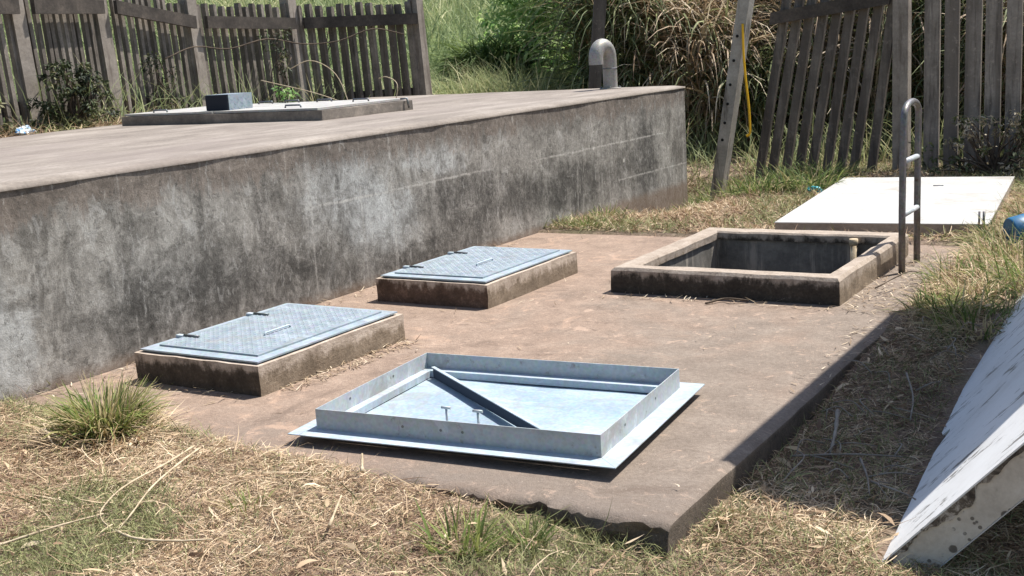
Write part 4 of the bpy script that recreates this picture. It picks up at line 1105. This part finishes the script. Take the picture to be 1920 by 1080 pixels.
tuft('grass_clump', -9.75, 14.6, 900, .8, .3, (.4, 1.), .02, 'broad leaved bright weeds beside the end post of the left fence', 'grass clump', None, (.5, 2.0), mat='field', rad_=.45, el=(.8, 1.5))

# litter crumbs on the slab
n = 1500; x = U(SX0 + .1, SX1 + .1, n); y = U(SY0 + .1, SY1, n)
p = np.full(n, .12)
def near(x0, x1, y0, y1, w_): return (x > x0) & (x < x1) & (y > y0) & (y < y1), w_
for (msk, w_) in (near(-1.98, -1.5, 6.7, 8.6, 1.), near(x1_ + .83, x1_ + 1.0, y1_, y1_ + 1.1, .8), near(-5.2, -5.05, 3.4, 8, .7), near(-3.6, -2.0, 6.55, 6.8, .6)):
    p = np.where(msk, w_, p)
inb = ((x > x1_ - .03) & (x < x1_ + .86) & (y > y1_ - .03) & (y < y1_ + 1.17)) | ((x > x2_ - .03) & (x < x2_ + .86) & (y > y2_ - .03) & (y < y2_ + 1.17)) | ((x > ox0 - .01) & (x < ox1 + .01) & (y > oy0 - .01) & (y < oy1 + .01)) | ((x > tx - .1) & (x < tx + 1.7) & (y > ty - .05) & (y < ty + 1.4))
ok = (U(0, 1, n) < p) & ~inb; x, y = x[ok], y[ok]
ex = []
for (a0_, a1_, b0_, b1_, nn_) in ((-1.97, -1.5, 6.65, 8.6, 700), (x1_ + .855, x1_ + .97, y1_ + .1, y1_ + 1.15, 240), (-5.225, -5.08, 3.4, 8.5, 260), (-3.5, -2.0, 6.62, 6.79, 90), (-1.75, -1.5, 5, 6.8, 120), (x1_, x1_ + .8, y1_ - .12, y1_ - .03, 40)):
    x = np.append(x, U(a0_, a1_, nn_)); y = np.append(y, U(b0_, b1_, nn_))
n = len(x)
P = np.stack([x, y, np.maximum(height(x, y), 0) * 0 + U(.004, .014, n)], 1)
P[:, 2] = np.where(x > SX1, height(x, y) + .01, P[:, 2])
o = strip_mesh('litter', [strips(P, U(0, 6.28, n), U(-.05, .4, n), U(.02, .085, n), U(.003, .008, n), U(0, .6, n), U(0, 1, n), 3, azc=rng.normal(0, .6, n))], M['litter'])
tag(o, 'dry straw crumbs scattered over the slab', 'litter', kind='stuff')

# ------------------------------------------------------------------ loose stalks and sticks
def stalk(pts, r, lab, mat='stalk', name='dry_stalk', cat='stalk', group='bent straw stalks on the dry grass', zo=.03):
    P = [Vector((a, b, float(height(a, b)) + zo + dz)) for a, b, dz in pts]
    Q = catmull(P, 6); m = MB(); m.tube(Q, [.72 * r * (1 - .5 * i / len(Q)) * (1 + .25 * math.sin(i * 2.1)) for i in range(len(Q))], 6)
    return tag(base_origin(m.build(name, M[mat])), lab, cat, group)
stalk([(-3.69, 3.346, .02), (-3.64, 3.14, .02), (-3.60, 2.95, .025), (-3.55, 2.80, .02), (-3.46, 2.66, .01), (-3.30, 2.59, .0)], .0065, 'long straw stalk bent into a hook at the lower left')
stalk([(-3.67, 3.36, .01), (-3.57, 3.15, .03), (-3.45, 2.90, .035), (-3.33, 2.70, .03), (-3.29, 2.60, .01)], .0065, 'straight straw stalk running beside the hooked one')
stalk([(-3.60, 2.30, .0), (-3.50, 2.50, .02), (-3.44, 2.66, .02)], .007, 'straw stalk lying near the lower left corner')
stalk([(-3.31, 2.60, .0), (-3.15, 2.55, .02), (-3.02, 2.59, .02), (-2.90, 2.66, .02)], .008, 'straw stalk lying along the bottom below the hooked stalk')
stalk([(-2.62, 2.93, .02), (-2.70, 3.10, .05)], .008, 'short thick straw piece left of the bright tuft')
stalk([(-2.83, 3.38, .02), (-2.88, 3.45, .06)], .010, 'stubby pale husk at the slab front edge')
stalk([(-2.9, 3.0, .0), (-2.85, 2.9, .03), (-2.74, 2.82, .0)], .006, 'thin straw stalk below the pale husk')
S_ = 'dead sticks in the shadow by the slab'
stalk([(-1.43, 4.86, .10), (-1.40, 4.72, .06), (-1.38, 4.58, .02)], .013, 'pale knobbly stick standing from the shaded grass', 'grey_stick', 'stick', 'stick', S_)
stalk([(-1.62 + .1, 4.5, .0), (-1.3, 4.58, .03), (-1.1, 4.62, .04)], .007, 'thin grey stick crossing below the knobbly one', 'grey_stick', 'stick', 'stick', S_)
stalk([(-1.32, 5.6, .03), (-1.22, 5.3, .04), (-1.18, 5.08, .02)], .007, 'straight grey stick pointing along the slab', 'grey_stick', 'stick', 'stick', S_)
stalk([(-1.25, 4.55, .03), (-1.17, 4.35, .04), (-1.12, 4.2, .02)], .007, 'grey stick in the middle of the shadow', 'grey_stick', 'stick', 'stick', S_)
stalk([(-1.15, 4.32, .03), (-1.0, 4.22, .04), (-.93, 4.18, .03)], .006, 'short grey stick touching the leaning panel', 'grey_stick', 'stick', 'stick', S_)
for i in range(34):
    a, b = random.uniform(-1.5, -1.02), random.uniform(4.2, 6.6); an = random.uniform(0, 6.28); l_ = random.uniform(.08, .24)
    stalk([(a, b, .01), (a + l_ * .5 * math.cos(an), b + l_ * .5 * math.sin(an), .04), (a + l_ * math.cos(an + .4), b + l_ * math.sin(an + .4), .02)], random.uniform(.003, .006), 'small dead twig among the shaded straw beside the slab', 'grey_stick', 'twig', 'twig', 'dead twigs in the shaded straw')
stalk([(-1.86, 7.1, .02), (-1.75, 7.45, .06), (-1.70, 7.6, .02)], .006, 'thin twig on the dirt beside the pit kerb', 'bark', 'twig', 'twig', None, .02)
m = MB(); m.tube(catmull([(-2.75, 6.62, .01), (-2.68, 6.72, .02), (-2.60, 6.70, .03), (-2.52, 6.74, .015)], 5), .007, 5)
tag(base_origin(m.build('twig', M['bark'])), 'small dark twig on the slab in front of the pit kerb', 'twig')

# ------------------------------------------------------------------ plastic rubbish
bk = empty('bucket', (-1.30, 8.80, float(height(-1.3, 8.8))), 'blue plastic bucket half hidden in the grass at the right border', 'bucket')
zb = float(height(-1.3, 8.8)) + .10
m = MB(); ax0 = Vector((-1.36, 8.70, zb)); axd = Vector((.75, .5, .12)).normalized()
m.tube([ax0, ax0 + axd * .015, ax0 + axd * .2], [.108, .114, .128], 20); m.build('body', M['blue'], bk)
m = MB(); m.tube([ax0 + axd * .2005, ax0 + axd * .215], [.136, .136], 20); m.build('rim', M['blue'], bk)
def crumple(name, c_, r, mat, label, seed):
    from mathutils import noise
    bm = bmesh.new(); bmesh.ops.create_icosphere(bm, subdivisions=3, radius=r)
    for v_ in bm.verts:
        n_ = noise.noise_vector(v_.co * (2.2 / r * .6) + Vector((seed, 0, 0))); v_.co = v_.co * (1 + n_.x * .5) + n_ * r * .3; v_.co.z *= .55
        v_.co += Vector(c_)
    me = bpy.data.meshes.new(name); bm.to_mesh(me); bm.free()
    return tag(base_origin(link(name, me, M[mat])), label, 'litter')
crumple('plastic_scrap', (-3.58, 11.42, .06), .075, 'turq', 'crumpled turquoise plastic scrap at the corner of the flat white panel', 3)
crumple('wrapper', (-9.66, 7.16, 1.10), .10, 'wrap', 'crumpled blue and white wrapper beside the shrubs behind the tank', 8)
